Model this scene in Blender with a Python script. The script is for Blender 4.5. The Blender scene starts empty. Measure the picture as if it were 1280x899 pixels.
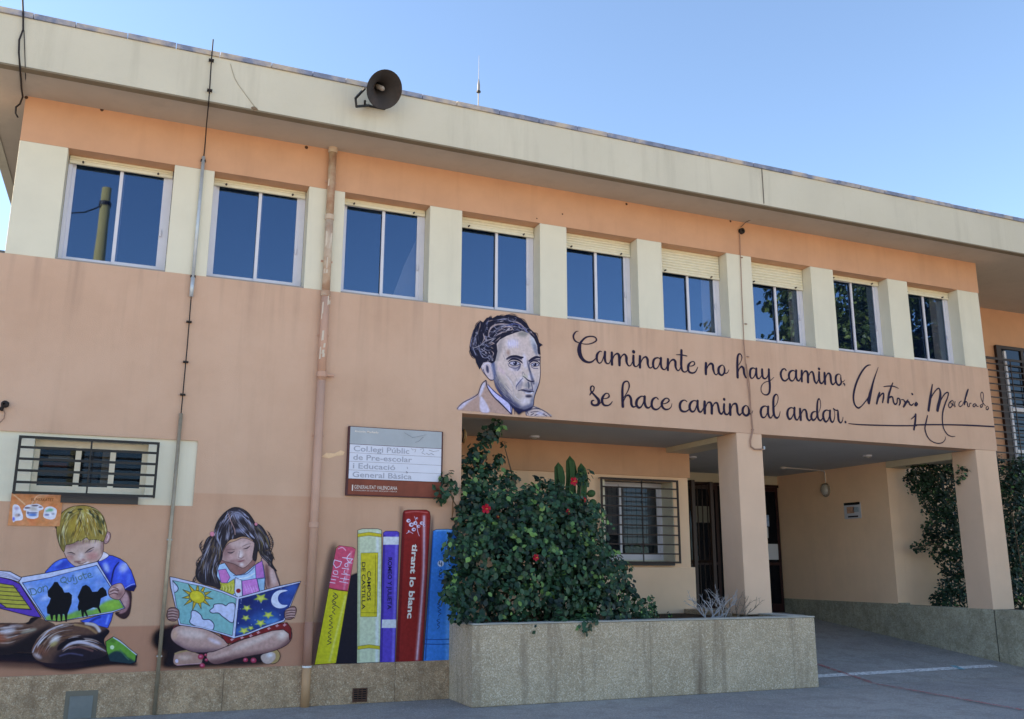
import bpy, bmesh, math, random
import numpy as np
from mathutils import Vector, Matrix
R = math.radians
scene = bpy.context.scene; COL = scene.collection
random.seed(7)
# ------------------------------------------------------------------ camera, sky, sun, exposure
CF, CYAW, CPITCH, CROLL, CD = 1132.2852, .3965, .2255, .0026, 11.3587
CAMP = np.array([0., -CD, 1.6])
c_fw = np.array([math.sin(CYAW)*math.cos(CPITCH), math.cos(CYAW)*math.cos(CPITCH), math.sin(CPITCH)])
_r0 = np.array([math.cos(CYAW), -math.sin(CYAW), 0]); _u0 = np.cross(_r0, c_fw)
c_r = math.cos(CROLL)*_r0+math.sin(CROLL)*_u0; c_u = -math.sin(CROLL)*_r0+math.cos(CROLL)*_u0
cam = bpy.data.cameras.new('camera'); cam_o = bpy.data.objects.new('camera', cam); COL.objects.link(cam_o)
cam.sensor_width = 36; cam.lens = 36*CF/1280; cam.clip_end = 4000; cam.clip_start = .05
cam_o.matrix_world = Matrix(((c_r[0], c_u[0], -c_fw[0], CAMP[0]), (c_r[1], c_u[1], -c_fw[1], CAMP[1]), (c_r[2], c_u[2], -c_fw[2], CAMP[2]), (0, 0, 0, 1)))
scene.camera = cam_o
SUN_EL, SUN_AZ = R(27), R(-62)                     # azimuth from +Y (behind the school) towards +X
w = bpy.data.worlds.new('World'); scene.world = w; w.use_nodes = True; nt = w.node_tree
bg = nt.nodes['Background']; sk = nt.nodes.new('ShaderNodeTexSky'); sk.sky_type = 'NISHITA'; sk.sun_disc = False
sk.sun_elevation = SUN_EL; sk.sun_rotation = SUN_AZ; sk.altitude = 50; sk.air_density = 1.0; sk.dust_density = .3; sk.ozone_density = 6
nt.links.new(sk.outputs[0], bg.inputs[0]); bg.inputs[1].default_value = .15
sl = bpy.data.lights.new('sun', 'SUN'); sl.energy = 5; sl.angle = R(.5); sl.color = (1, .93, .82)
so = bpy.data.objects.new('sun', sl); COL.objects.link(so)
sd = Vector((math.sin(SUN_AZ)*math.cos(SUN_EL), math.cos(SUN_AZ)*math.cos(SUN_EL), math.sin(SUN_EL)))
so.rotation_euler = sd.to_track_quat('Z', 'Y').to_euler(); so.location = sd*40
scene.view_settings.view_transform = 'Standard'; scene.view_settings.look = 'None'; scene.view_settings.gamma = 1
scene.view_settings.exposure = 1.48
scene.view_settings.use_white_balance = True; scene.view_settings.white_balance_temperature = 8500; scene.view_settings.white_balance_tint = 12
# ------------------------------------------------------------------ pixel (photograph) -> point on a plane of the place
def ray(x, y): return c_fw*CF+(x-640)*c_r-(y-449.5)*c_u
def hit(x, y, ax, v):
    d = ray(x, y); t = (v-CAMP[ax])/d[ax]; return Vector(CAMP+t*d)
def PY(x, y, v=0.): return hit(x, y, 1, v)
def PX(x, y, v): return hit(x, y, 0, v)
def PZ(x, y, v=0.): return hit(x, y, 2, v)
def wall_point(x, y):
    q = hit(x, y, 1, 0.); return q[0], q[2]
# ------------------------------------------------------------------ materials
def lin(c): return tuple(((v/255+.055)/1.055)**2.4 if v > 10 else v/255/12.92 for v in c)
MATS = {}
def mat(name, col, rough=.8, var=.12, scale=3., bump=.0, bscale=60., metal=0., spec=.3, streak=0., spots=None, streakcol=None, col2=None, detail=6, mott=None, worn=None):
    if name in MATS: return MATS[name]
    m = bpy.data.materials.new(name); m.use_nodes = True; n = m.node_tree.nodes; L = m.node_tree.links; b = n['Principled BSDF']
    col = lin(col) if max(col) > 1 else col
    b.inputs['Roughness'].default_value = rough; b.inputs['Metallic'].default_value = metal; b.inputs['Specular IOR Level'].default_value = spec
    tc = n.new('ShaderNodeTexCoord')
    def noise(sc, det=5, mp=None, rg=.6):
        x = n.new('ShaderNodeTexNoise'); x.inputs['Scale'].default_value = sc; x.inputs['Detail'].default_value = det; x.inputs['Roughness'].default_value = rg
        if mp:
            q = n.new('ShaderNodeMapping'); q.inputs['Scale'].default_value = mp; L.new(tc.outputs['Object'], q.inputs[0]); L.new(q.outputs[0], x.inputs['Vector'])
        else: L.new(tc.outputs['Object'], x.inputs['Vector'])
        return x
    def mix(fac, a, c2, mode='MIX'):
        x = n.new('ShaderNodeMix'); x.data_type = 'RGBA'; x.blend_type = mode
        if isinstance(fac, (int, float)): x.inputs[0].default_value = fac
        else: L.new(fac, x.inputs[0])
        for s_, v in ((6, a), (7, c2)):
            if isinstance(v, tuple): x.inputs[s_].default_value = (*v, 1)
            else: L.new(v, x.inputs[s_])
        return x.outputs[2]
    def ramp(o, a, b2, ca=0., cb=1.):
        x = n.new('ShaderNodeMapRange'); x.inputs[1].default_value = a; x.inputs[2].default_value = b2; x.inputs[3].default_value = ca; x.inputs[4].default_value = cb; L.new(o, x.inputs[0]); return x.outputs[0]
    cur = mix(ramp(noise(scale, detail).outputs[0], .3, .7), tuple(v*(1-var) for v in col), tuple(min(v*(1+var), 1) for v in col))
    if col2: cur = mix(ramp(noise(scale*.5, 6).outputs[0], .42, .62), cur, lin(col2))
    if spots:
        vv = n.new('ShaderNodeTexVoronoi'); vv.inputs['Scale'].default_value = spots[0]; L.new(tc.outputs['Object'], vv.inputs['Vector'])
        sp = n.new('ShaderNodeSeparateColor'); L.new(vv.outputs['Color'], sp.inputs[0])
        cur = mix(ramp(sp.outputs[0], .55, .95, 0, spots[2]), cur, lin(spots[1])); cur = mix(ramp(sp.outputs[1], .6, 1, 0, spots[2]), cur, tuple(v*.35 for v in col))
    if mott:
        cur = mix(ramp(noise(mott[0], 8, None, .75).outputs[0], .48, .6, 0, mott[2]), cur, lin(mott[1]))
    if streak:
        sx = noise(1., 5, (3.2, 3.2, .28), .65); cur = mix(ramp(sx.outputs[0], .52, .74, 0, streak), cur, lin(streakcol) if streakcol else tuple(v*.55 for v in col))
    L.new(cur, b.inputs['Base Color'])
    if bump:
        bp = n.new('ShaderNodeBump'); bp.inputs['Strength'].default_value = bump; bp.inputs['Distance'].default_value = .01
        L.new(noise(bscale, 4).outputs[0], bp.inputs['Height']); L.new(bp.outputs[0], b.inputs['Normal'])
    if worn:                                             # paint worn through to what is under it
        t = n.new('ShaderNodeBsdfTransparent'); mx = n.new('ShaderNodeMixShader'); L.new(ramp(noise(worn[0], 8, None, .8).outputs[0], worn[1]-.06, worn[1]+.06, .15, .92), mx.inputs[0]); L.new(t.outputs[0], mx.inputs[1]); L.new(b.outputs[0], mx.inputs[2]); L.new(mx.outputs[0], n['Material Output'].inputs[0])
    MATS[name] = m; return m
def glass_mat(name, tint, tr=.0, ior=1.7):
    m = bpy.data.materials.new(name); m.use_nodes = True; n = m.node_tree.nodes; L = m.node_tree.links; b = n['Principled BSDF']
    b.inputs['Base Color'].default_value = (*tint, 1); b.inputs['Roughness'].default_value = .015; b.inputs['IOR'].default_value = ior; b.inputs['Specular Tint'].default_value = (.40, .66, 1, 1)
    tc = n.new('ShaderNodeTexCoord'); nz = n.new('ShaderNodeTexNoise'); nz.inputs['Scale'].default_value = 1.6; nz.inputs['Detail'].default_value = 1
    L.new(tc.outputs['Object'], nz.inputs['Vector']); bp = n.new('ShaderNodeBump'); bp.inputs['Strength'].default_value = .05; bp.inputs['Distance'].default_value = .01
    L.new(nz.outputs[0], bp.inputs['Height']); L.new(bp.outputs[0], b.inputs['Normal'])
    if tr:
        t = n.new('ShaderNodeBsdfTransparent'); mx = n.new('ShaderNodeMixShader'); mx.inputs[0].default_value = tr; o = n['Material Output']
        L.new(b.outputs[0], mx.inputs[1]); L.new(t.outputs[0], mx.inputs[2]); L.new(mx.outputs[0], o.inputs[0])
    MATS[name] = m; return m
def paint_mat(name, canvas):
    im = bpy.data.images.new(name, canvas.w, canvas.h, alpha=True, float_buffer=False)
    px = np.empty((canvas.h, canvas.w, 4), np.float32); px[..., :3] = np.clip(canvas.rgb*np.array((.95, .99, 1.1), np.float32), 0, 1); px[..., 3] = np.clip(canvas.a, 0, 1)
    im.alpha_mode = 'CHANNEL_PACKED'; im.pixels.foreach_set(px.ravel()); im.update(); im.pack()
    m = bpy.data.materials.new(name); m.use_nodes = True; n = m.node_tree.nodes; L = m.node_tree.links; b = n['Principled BSDF']; b.inputs['Roughness'].default_value = .7; b.inputs['Specular IOR Level'].default_value = .2
    t = n.new('ShaderNodeTexImage'); t.image = im; t.extension = 'EXTEND'; tr = n.new('ShaderNodeBsdfTransparent'); mx = n.new('ShaderNodeMixShader')
    tc = n.new('ShaderNodeTexCoord'); nz = n.new('ShaderNodeTexNoise'); nz.inputs['Scale'].default_value = 26; nz.inputs['Detail'].default_value = 6; L.new(tc.outputs['Object'], nz.inputs['Vector'])
    mr = n.new('ShaderNodeMapRange'); mr.inputs[1].default_value = .3; mr.inputs[2].default_value = .7; mr.inputs[3].default_value = .82; mr.inputs[4].default_value = 1.1; L.new(nz.outputs[0], mr.inputs[0])
    mu = n.new('ShaderNodeMix'); mu.data_type = 'RGBA'; mu.blend_type = 'MULTIPLY'; mu.inputs[0].default_value = 1; L.new(t.outputs[0], mu.inputs[6]); L.new(mr.outputs[0], mu.inputs[7]); L.new(mu.outputs[2], b.inputs['Base Color'])
    L.new(t.outputs[1], mx.inputs[0]); L.new(tr.outputs[0], mx.inputs[1]); L.new(b.outputs[0], mx.inputs[2]); L.new(mx.outputs[0], n['Material Output'].inputs[0])
    return m
# ------------------------------------------------------------------ mesh helpers
class MB:
    def __init__(s): s.v = []; s.f = []
    def box(s, x0, x1, y0, y1, z0, z1):
        k = len(s.v); s.v += [(x, y, z) for z in (z0, z1) for x, y in ((x0, y0), (x1, y0), (x1, y1), (x0, y1))]
        s.f += [tuple(k+i for i in q) for q in ((0, 3, 2, 1), (4, 5, 6, 7), (0, 1, 5, 4), (1, 2, 6, 5), (2, 3, 7, 6), (3, 0, 4, 7))]; return s
    def quad(s, *p): k = len(s.v); s.v += [tuple(q) for q in p]; s.f.append(tuple(range(k, k+len(p)))); return s
    def prism(s, poly, ax, a, b):                        # outline in the two other axes, extruded along ax
        n = len(poly); k = len(s.v)
        for t in (a, b):
            for p in poly: q = list(p); q.insert(ax, t); s.v.append(tuple(q))
        s.f.append(tuple(range(k, k+n))); s.f.append(tuple(range(k+2*n-1, k+n-1, -1)))
        s.f += [(k+i, k+n+i, k+n+(i+1) % n, k+(i+1) % n) for i in range(n)]; return s
    def tube(s, pts, r, n=8, cap=True):
        pts = [Vector(p) for p in pts]; rs = r if hasattr(r, '__len__') else [r]*len(pts); k = len(s.v); up = None
        for i, p in enumerate(pts):
            d = (pts[min(i+1, len(pts)-1)]-pts[max(i-1, 0)]).normalized()
            if up is None: up = d.orthogonal().normalized()
            up = (up-d*up.dot(d)).normalized(); sd_ = d.cross(up)
            for j in range(n): a = 2*math.pi*j/n; s.v.append(tuple(p+(up*math.cos(a)+sd_*math.sin(a))*rs[i]))
        for i in range(len(pts)-1):
            for j in range(n): a = k+i*n+j; b = k+i*n+(j+1) % n; s.f.append((a, b, b+n, a+n))
        if cap: s.f.append(tuple(k+j for j in reversed(range(n)))); s.f.append(tuple(k+(len(pts)-1)*n+j for j in range(n)))
        return s
    def lathe(s, prof, o, d, n=20):                      # prof: (distance along d, radius)
        d = Vector(d).normalized(); o = Vector(o); u = d.orthogonal().normalized(); v_ = d.cross(u); k = len(s.v)
        for t, r in prof:
            for j in range(n): a = 2*math.pi*j/n; s.v.append(tuple(o+d*t+(u*math.cos(a)+v_*math.sin(a))*r))
        for i in range(len(prof)-1):
            for j in range(n): a = k+i*n+j; b = k+i*n+(j+1) % n; s.f.append((a, b, b+n, a+n))
        return s
    def obj(s, name, m, parent=None, label=None, smooth=False, bevel=0, origin=None):
        me = bpy.data.meshes.new(name); o3 = Vector(origin) if origin is not None else Vector((0, 0, 0))
        me.from_pydata([tuple(Vector(q)-o3) for q in s.v], [], s.f); me.materials.append(m); me.validate()
        bm = bmesh.new(); bm.from_mesh(me); bmesh.ops.recalc_face_normals(bm, faces=bm.faces); bm.to_mesh(me); bm.free()
        if smooth: me.polygons.foreach_set('use_smooth', [True]*len(me.polygons))
        o = bpy.data.objects.new(name, me); COL.objects.link(o); o.location = o3
        if parent: o.parent = parent; o.location = o3-world_loc(parent)
        if label: o['label'] = label
        if bevel:
            b = o.modifiers.new('bevel', 'BEVEL'); b.width = bevel; b.segments = 2; b.limit_method = 'ANGLE'
        return o
def world_loc(o):
    v = Vector(o.location)
    while o.parent: o = o.parent; v += Vector(o.location)
    return v
def thing(name, label, cat, loc=(0, 0, 0), group=None):
    o = bpy.data.objects.new(name, None); COL.objects.link(o); o.location = loc; o.empty_display_size = .2; o['label'] = label; o['category'] = cat
    if group: o['group'] = group
    return o
def tag(o, label, cat, group=None, kind=None):
    o['label'] = label; o['category'] = cat
    if group: o['group'] = group
    if kind: o['kind'] = kind
    return o
def struct(o): o['kind'] = 'structure'; return o
def B(*a): return MB().box(*a)
def copy_part(src, parent, loc):
    c = src.copy(); COL.objects.link(c); c.parent = parent; c.location = Vector(loc)-world_loc(parent); return c
TXT = {}
def _txt(body, bold):
    cu = bpy.data.curves.new('t', 'FONT'); cu.body = body; cu.offset = bold; cu.resolution_u = 3
    o = bpy.data.objects.new('t', cu); COL.objects.link(o); bpy.context.view_layer.update()
    me = bpy.data.meshes.new_from_object(o.evaluated_get(bpy.context.evaluated_depsgraph_get())); bpy.data.objects.remove(o)
    co = np.empty(len(me.vertices)*3); me.vertices.foreach_get('co', co); return me, co.reshape(-1, 3)
def text(body, a, b, h, y, m, parent, name='lettering', bold=.0, label=None):
    # flat lettering on a wall facing -Y: baseline from a to b (X, Z), cap height h; every word its own mesh
    words = body.split(' '); whole, cw = _txt(body, bold); x0, x1 = cw[:, 0].min(), cw[:, 0].max(); bpy.data.meshes.remove(whole)
    L = math.hypot(b[0]-a[0], b[1]-a[1]); ux, uz = (b[0]-a[0])/L, (b[1]-a[1])/L; pl = world_loc(parent) if parent else Vector((0, 0, 0))
    for i, wd in enumerate(words):
        me, co = _txt(wd, bold)
        if i: pm, pc = _txt(' '.join(words[:i+1]), bold); sh = pc[:, 0].max()-co[:, 0].max(); bpy.data.meshes.remove(pm)
        else: sh = 0
        s = (co[:, 0]+sh-x0)/(x1-x0)*L; t = co[:, 1]/.7*h; n = len(co)
        out = np.column_stack([a[0]+ux*s-uz*t, np.full(n, y), a[1]+uz*s+ux*t])-np.array(pl)
        me.vertices.foreach_set('co', out.ravel()); me.materials.clear(); me.materials.append(m); o = bpy.data.objects.new(name, me); COL.objects.link(o)
        if parent: o.parent = parent
        if label: o['label'] = label
    return o
# ---------------------------------------------------------------- painter for the flat wall paintings
# all marks are traced in photograph pixels, carried onto the facade plane (Y = 0) in metres, and painted there
class Canvas:
    def __init__(s, x0, z0, x1, z1, ppm=240):
        s.b = (x0, z0, x1, z1); s.ppm = ppm
        s.w = int((x1-x0)*ppm); s.h = int((z1-z0)*ppm)
        s.rgb = np.zeros((s.h, s.w, 3), np.float32); s.a = np.zeros((s.h, s.w), np.float32)
        s.rng = np.random.RandomState(5); s.clipm = None; s.T = (0, 0, 1)
    def to(s, pts):
        x0, y0, k = s.T; o = []
        for x, y in pts:
            q = wall_point(x0+x/k, y0+y/k)
            o.append(((q[0]-s.b[0])*s.ppm, (q[1]-s.b[1])*s.ppm))
        return np.array(o)
    def unit(s, x, y):                                     # canvas pixels per traced unit, here
        p = s.to([(x-2, y), (x+2, y), (x, y-2), (x, y+2)])
        return (np.hypot(*(p[1]-p[0]))+np.hypot(*(p[3]-p[2])))/8
    @staticmethod
    def spline(P, closed=False, n=8):
        P = np.asarray(P, float); N = len(P)
        if N < 3: return P
        o = []
        R = range(N) if closed else range(N-1)
        for i in R:
            if closed: a, b, c, d = P[i-1], P[i], P[(i+1) % N], P[(i+2) % N]
            else: a, b, c, d = P[max(i-1, 0)], P[i], P[i+1], P[min(i+2, N-1)]
            for t in np.arange(n)/n:
                o.append(.5*((2*b)+(c-a)*t+(2*a-5*b+4*c-d)*t*t+(3*b-a-3*c+d)*t**3))
        if not closed: o.append(P[-1])
        return np.array(o)
    def box(s, p, pad):
        return (max(int(p[:, 0].min()-pad), 0), min(int(p[:, 0].max()+pad)+2, s.w), max(int(p[:, 1].min()-pad), 0), min(int(p[:, 1].max()+pad)+2, s.h))
    def fillmask(s, p, bl=0):
        pad = int(bl*3)+2; x0, x1, y0, y1 = s.box(p, pad)
        if x1 <= x0 or y1 <= y0: return None
        W, H = x1-x0, y1-y0; acc = np.zeros((H, W+1), np.float32)
        q = np.roll(p, -1, 0); xs = np.arange(W+1)
        for j in range(H):
            for sub in (.17, .5, .83):
                y = y0+j+sub
                m = (p[:, 1] <= y) != (q[:, 1] <= y)
                if not m.any(): continue
                a = p[m]; b = q[m]
                c = np.sort(a[:, 0]+(y-a[:, 1])*(b[:, 0]-a[:, 0])/(b[:, 1]-a[:, 1]))-x0
                for k in range(0, len(c)-1, 2):
                    l, r = c[k], c[k+1]
                    acc[j] += np.clip(xs+1-l, 0, 1)*np.clip(r-xs, 0, 1)/3
        m = acc[:, :W]
        if bl: m = s.gauss(m, bl)
        return m, (x0, x1, y0, y1)
    @staticmethod
    def gauss(m, sg):
        r = int(sg*3)+1; k = np.exp(-.5*(np.arange(-r, r+1)/sg)**2); k /= k.sum()
        for ax in (0, 1):
            m = np.apply_along_axis(lambda v: np.convolve(v, k, 'same') if len(v) >= len(k) else np.convolve(np.pad(v, len(k)), k, 'same')[len(k):-len(k)], ax, m)
        return m
    def comp(s, m, bb, col, a=1.):
        x0, x1, y0, y1 = bb; m = m*a
        if s.clipm is not None: m = m*s.clipm[y0:y1, x0:x1]
        c = np.array(col, np.float32)/255; A = s.a[y0:y1, x0:x1]; R = s.rgb[y0:y1, x0:x1]
        na = m+A*(1-m); d = np.maximum(na, 1e-6)
        R[:] = (c*m[..., None]+R*(A*(1-m))[..., None])/d[..., None]; A[:] = na
    def poly(s, pts, col, a=1., blur=0, sm=True, line=None, lw=0):
        p = s.to(pts)
        if sm: p = s.spline(p, True, 6)
        u = s.unit(*np.mean(pts, 0))
        r = s.fillmask(p, blur*u)
        if r: s.comp(r[0], r[1], col, a)
        if line: s._stroke(np.vstack([p, p[:1]]), np.full(len(p)+1, lw*u), line, 1, 0)
    def clip(s, pts=None, sm=True):
        if pts is None: s.clipm = None; return
        p = s.to(pts); p = s.spline(p, True, 6) if sm else p
        m, (x0, x1, y0, y1) = s.fillmask(p); s.clipm = np.zeros((s.h, s.w), np.float32); s.clipm[y0:y1, x0:x1] = m
    def _stroke(s, p, w, col, a, soft):
        pad = w.max()/2+2+soft*2; x0, x1, y0, y1 = s.box(p, pad)
        if x1 <= x0 or y1 <= y0: return
        X, Y = np.meshgrid(np.arange(x0, x1)+.5, np.arange(y0, y1)+.5); D = np.full(X.shape, 1e9, np.float32)
        for i in range(len(p)-1):
            a0, b0 = p[i], p[i+1]; wm = max(w[i], w[i+1])/2+2+soft*2
            i0 = max(int(min(a0[0], b0[0])-wm)-x0, 0); i1 = int(max(a0[0], b0[0])+wm)+2-x0
            j0 = max(int(min(a0[1], b0[1])-wm)-y0, 0); j1 = int(max(a0[1], b0[1])+wm)+2-y0
            x = X[j0:j1, i0:i1]; y = Y[j0:j1, i0:i1]; d = b0-a0; L = d@d+1e-9
            t = np.clip(((x-a0[0])*d[0]+(y-a0[1])*d[1])/L, 0, 1)
            dd = np.hypot(x-a0[0]-t*d[0], y-a0[1]-t*d[1])-(w[i]+t*(w[i+1]-w[i]))/2
            D[j0:j1, i0:i1] = np.minimum(D[j0:j1, i0:i1], dd)
        m = np.clip(.5-D/(1+soft), 0, 1)
        s.comp(m, (x0, x1, y0, y1), col, a)
    def line(s, pts, w, col=(20, 18, 30), a=1., soft=0, sm=True, taper=False):
        p = s.to(pts); u = s.unit(*np.mean(pts, 0))
        W = np.array(w, float) if hasattr(w, '__len__') else np.full(len(p), float(w))
        if taper: W = W*np.sin(np.linspace(.25, np.pi-.25, len(W))) if len(W) > 2 else W*np.array([1, .3])
        q = np.column_stack([p, W*u])
        if sm and len(q) > 2: q = s.spline(q, False, 6)
        s._stroke(q[:, :2], np.maximum(q[:, 2], .3), col, a, soft*u)
    def blob(s, x, y, rx, ry, col, a=.6, rot=0):
        t = np.linspace(0, 2*np.pi, 15)[:-1]; c, sn = np.cos(rot), np.sin(rot)
        pts = [(x+rx*np.cos(v)*c-ry*np.sin(v)*sn, y+rx*np.cos(v)*sn+ry*np.sin(v)*c) for v in t]
        p = s.to(pts); u = s.unit(x, y); r = s.fillmask(p, min(rx, ry)*.45*u)
        if r: s.comp(r[0], r[1], col, a)
    def oval(s, x, y, rx, ry, col, a=1., line=None, lw=0, rot=0):
        t = np.linspace(0, 2*np.pi, 17)[:-1]; c, sn = np.cos(rot), np.sin(rot)
        s.poly([(x+rx*np.cos(v)*c-ry*np.sin(v)*sn, y+rx*np.cos(v)*sn+ry*np.sin(v)*c) for v in t], col, a, 0, False, line, lw)
    def hatch(s, guide, n, w, cols, ln=.3, jit=8, a=.8):
        # n short strokes that run along the guide polylines (hair, folds)
        G = [s.spline(g, False, 10) for g in guide]
        for _ in range(n):
            g = G[s.rng.randint(len(G))]; L = len(g); k = max(int(L*ln*s.rng.uniform(.5, 1.2)), 3); i = s.rng.randint(0, max(L-k, 1))
            seg = g[i:i+k:max(k//4, 1)]+s.rng.normal(0, jit, 2)
            s.line(seg, w*s.rng.uniform(.5, 1.3), cols[s.rng.randint(len(cols))], a*s.rng.uniform(.6, 1), 0, True, True)

SKN = (214, 170, 155); SKS = (150, 105, 100); SKH = (240, 212, 200); INK = (24, 20, 34)
def paint_boy(c):
    c.T = (0, 720, 6.4)
    # shadow pool under the legs
    c.poly([(-60, 590), (100, 600), (260, 610), (500, 640), (850, 620), (1070, 690), (1080, 716), (900, 712), (700, 735), (520, 752), (380, 735), (300, 700), (150, 690), (-200, 670), (-260, 610)], (22, 16, 28), .95, 9)
    c.poly([(-200, 640), (380, 680), (700, 712), (560, 762), (330, 740), (-60, 720)], (60, 30, 38), .5, 16)
    # torso under the book
    c.poly([(640, 360), (910, 280), (890, 360), (862, 418), (790, 400), (700, 385)], (52, 92, 205), 1, 0, False, INK, 4)
    c.line([(800, 330), (760, 345), (720, 370)], 16, (28, 40, 110), .7, 8); c.line([(870, 320), (850, 380)], 18, (120, 160, 240), .7, 9)
    # left leg
    L1 = [(-250, 470), (-200, 410), (-100, 380), (60, 376), (210, 374), (250, 335), (300, 330), (350, 350), (440, 392), (380, 430), (300, 500), (265, 580), (262, 610), (150, 608), (60, 630), (-120, 630), (-220, 590)]
    c.poly(L1, (112, 78, 62)); c.clip(L1)
    c.poly([(-60, 560), (60, 560), (150, 520), (320, 430), (420, 392), (300, 520), (262, 620), (-260, 650), (-260, 560)], (30, 20, 26), .95, 14)
    c.hatch([[(-200, 480), (-40, 470), (60, 450), (160, 440), (260, 420), (360, 395)], [(-180, 520), (-40, 500), (60, 500), (160, 470), (280, 440)], [(-170, 420), (-40, 410), (80, 395), (200, 390)]], 60, 11, [(150, 98, 74), (200, 170, 150), (226, 214, 205), (70, 46, 42), (52, 34, 36), (120, 74, 50)], .5, 16)
    c.blob(60, 440, 70, 26, (236, 226, 222), .75, -.2); c.blob(230, 440, 70, 14, (190, 180, 150), .7, -.25); c.blob(-10, 500, 60, 34, (165, 70, 40), .7); c.blob(130, 400, 60, 12, (215, 200, 195), .5)
    c.poly([(205, 378), (250, 335), (310, 335), (290, 350), (240, 385)], (26, 18, 24), .9, 3)
    c.clip()
    # right leg
    L2 = [(255, 610), (265, 565), (320, 480), (400, 415), (500, 382), (620, 372), (740, 374), (790, 398), (875, 440), (832, 512), (855, 610), (800, 655), (600, 690), (450, 700), (330, 688), (275, 655)]
    c.poly(L2, (104, 70, 56)); c.clip(L2)
    c.poly([(440, 720), (480, 600), (600, 540), (760, 560), (880, 640), (860, 720)], (26, 20, 34), .85, 22)
    c.poly([(620, 480), (760, 470), (900, 420), (900, 600), (820, 560), (720, 520)], (18, 14, 28), .95, 10)
    c.hatch([[(280, 600), (310, 530), (380, 460), (470, 420), (600, 400), (720, 400)], [(320, 640), (360, 560), (430, 500), (520, 470), (640, 460)], [(480, 600), (540, 550), (640, 530), (760, 550), (840, 600)]], 110, 10, [(160, 110, 84), (205, 180, 160), (232, 222, 215), (66, 44, 44), (40, 28, 34), (120, 78, 52)], .4, 18)
    c.poly([(455, 590), (480, 545), (560, 500), (640, 490), (680, 512), (600, 520), (520, 560), (480, 592)], (20, 14, 24), .95, 3)
    c.line([(500, 590), (560, 545), (650, 530), (760, 560), (850, 605)], [4, 22, 26, 18, 4], (218, 205, 208), .85, 8)
    c.line([(560, 580), (640, 570), (740, 600)], 16, (150, 96, 84), .7, 9); c.line([(480, 640), (560, 620), (660, 635)], 12, (120, 120, 160), .5, 8)
    c.line([(690, 378), (760, 395), (795, 440)], 26, (226, 215, 208), .85, 9); c.line([(600, 390), (700, 410), (770, 455)], 18, (196, 150, 96), .7, 8)
    c.blob(440, 510, 50, 24, (238, 226, 214), .9, -.7); c.blob(430, 545, 36, 16, (186, 160, 90), .8, -.5); c.blob(330, 600, 60, 30, (150, 86, 62), .6, .4); c.blob(300, 640, 40, 16, (225, 205, 200), .7, .5)
    c.line([(262, 610), (285, 560), (340, 490), (410, 425), (500, 392)], 9, (215, 205, 205), .9, 4); c.clip()
    # shoe
    S = [(845, 525), (905, 487), (960, 515), (1040, 585), (1098, 630), (1088, 690), (1040, 702), (880, 682), (852, 600)]
    c.poly(S, (98, 160, 58), 1, 0, False, (16, 20, 22), 5); c.clip(S, False)
    c.poly([(860, 640), (930, 600), (990, 620), (1020, 650), (1090, 700), (880, 700)], (22, 46, 62), .9, 6); c.blob(900, 520, 26, 14, (70, 120, 44), .8)
    c.line([(910, 492), (990, 545), (1095, 632)], 12, (210, 214, 222), .9, 2); c.line([(1092, 640), (1085, 690)], 14, (20, 20, 40), .9, 3); c.clip()
    c.oval(897, 571, 17, 17, (214, 234, 180)); c.line([(960, 590), (1000, 640), (1030, 670)], 8, (70, 130, 90), .8, 3)
    # right arm
    c.poly([(1000, 70), (1050, 130), (1052, 215), (1035, 310), (990, 345), (935, 318), (925, 292), (990, 270), (1010, 160)], (62, 36, 40), 1, 2)
    c.poly([(955, 180), (990, 110), (1010, 130), (1035, 185), (1030, 245), (1000, 290), (950, 300), (985, 240)], (176, 122, 118), 1, 4)
    c.blob(1000, 190, 22, 60, (222, 176, 165), .7, .15)
    c.T = (0, 600, 6.4)
    # shirt
    c.poly([(365, 750), (400, 695), (455, 648), (525, 626), (560, 650), (620, 700), (500, 745)], (50, 100, 214), 1, 0, True, INK, 4)
    c.blob(500, 680, 60, 26, (28, 52, 150), .6, -.4); c.blob(470, 665, 40, 12, (110, 160, 235), .7, -.6)
    T = [(775, 660), (825, 600), (900, 605), (960, 630), (1010, 665), (1050, 725), (1075, 795), (1090, 850), (1070, 890), (1010, 880), (960, 900), (900, 960), (880, 880), (830, 760)]
    c.poly(T, (48, 84, 208), 1, 0, False, INK, 5); c.clip(T, False)
    c.poly([(1000, 870), (1100, 840), (1100, 900), (1040, 910)], (18, 24, 78), 1, 4)
    c.line([(950, 660), (910, 720), (885, 850)], [10, 12, 10], (16, 24, 80), .95, 2); c.poly([(790, 665), (850, 720), (900, 850), (880, 900), (800, 720)], (24, 44, 140), .8, 10)
    c.blob(990, 700, 34, 50, (196, 206, 246), .95, .6); c.blob(850, 700, 22, 44, (190, 208, 246), .85, -.35); c.blob(1030, 790, 20, 50, (80, 130, 235), .7); c.blob(950, 790, 26, 50, (64, 112, 226), .7)
    c.line([(1000, 868), (1050, 838), (1078, 832)], 5, (200, 210, 240), .9, 1); c.clip()
    c.poly([(815, 600), (828, 575), (870, 600), (850, 625), (790, 652)], (238, 224, 222), 1, 0, True, INK, 3)
    # head
    F = [(505, 540), (560, 505), (640, 470), (700, 465), (780, 478), (822, 490), (828, 540), (820, 595), (790, 640), (740, 668), (660, 700), (600, 690), (550, 650), (520, 600)]
    c.poly([(838, 440), (858, 416), (880, 424), (884, 455), (868, 495), (842, 512), (832, 490)], (190, 140, 130), 1, 0, True, INK, 3); c.line([(860, 435), (868, 455), (856, 485)], 7, (240, 200, 190), .9, 2)
    c.poly(F, (210, 172, 150), 1, 0, True, (70, 40, 40), 3); c.clip(F)
    c.blob(560, 520, 60, 30, (150, 105, 95), .6, -.3); c.blob(640, 500, 90, 16, (130, 90, 80), .5, -.15)
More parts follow.
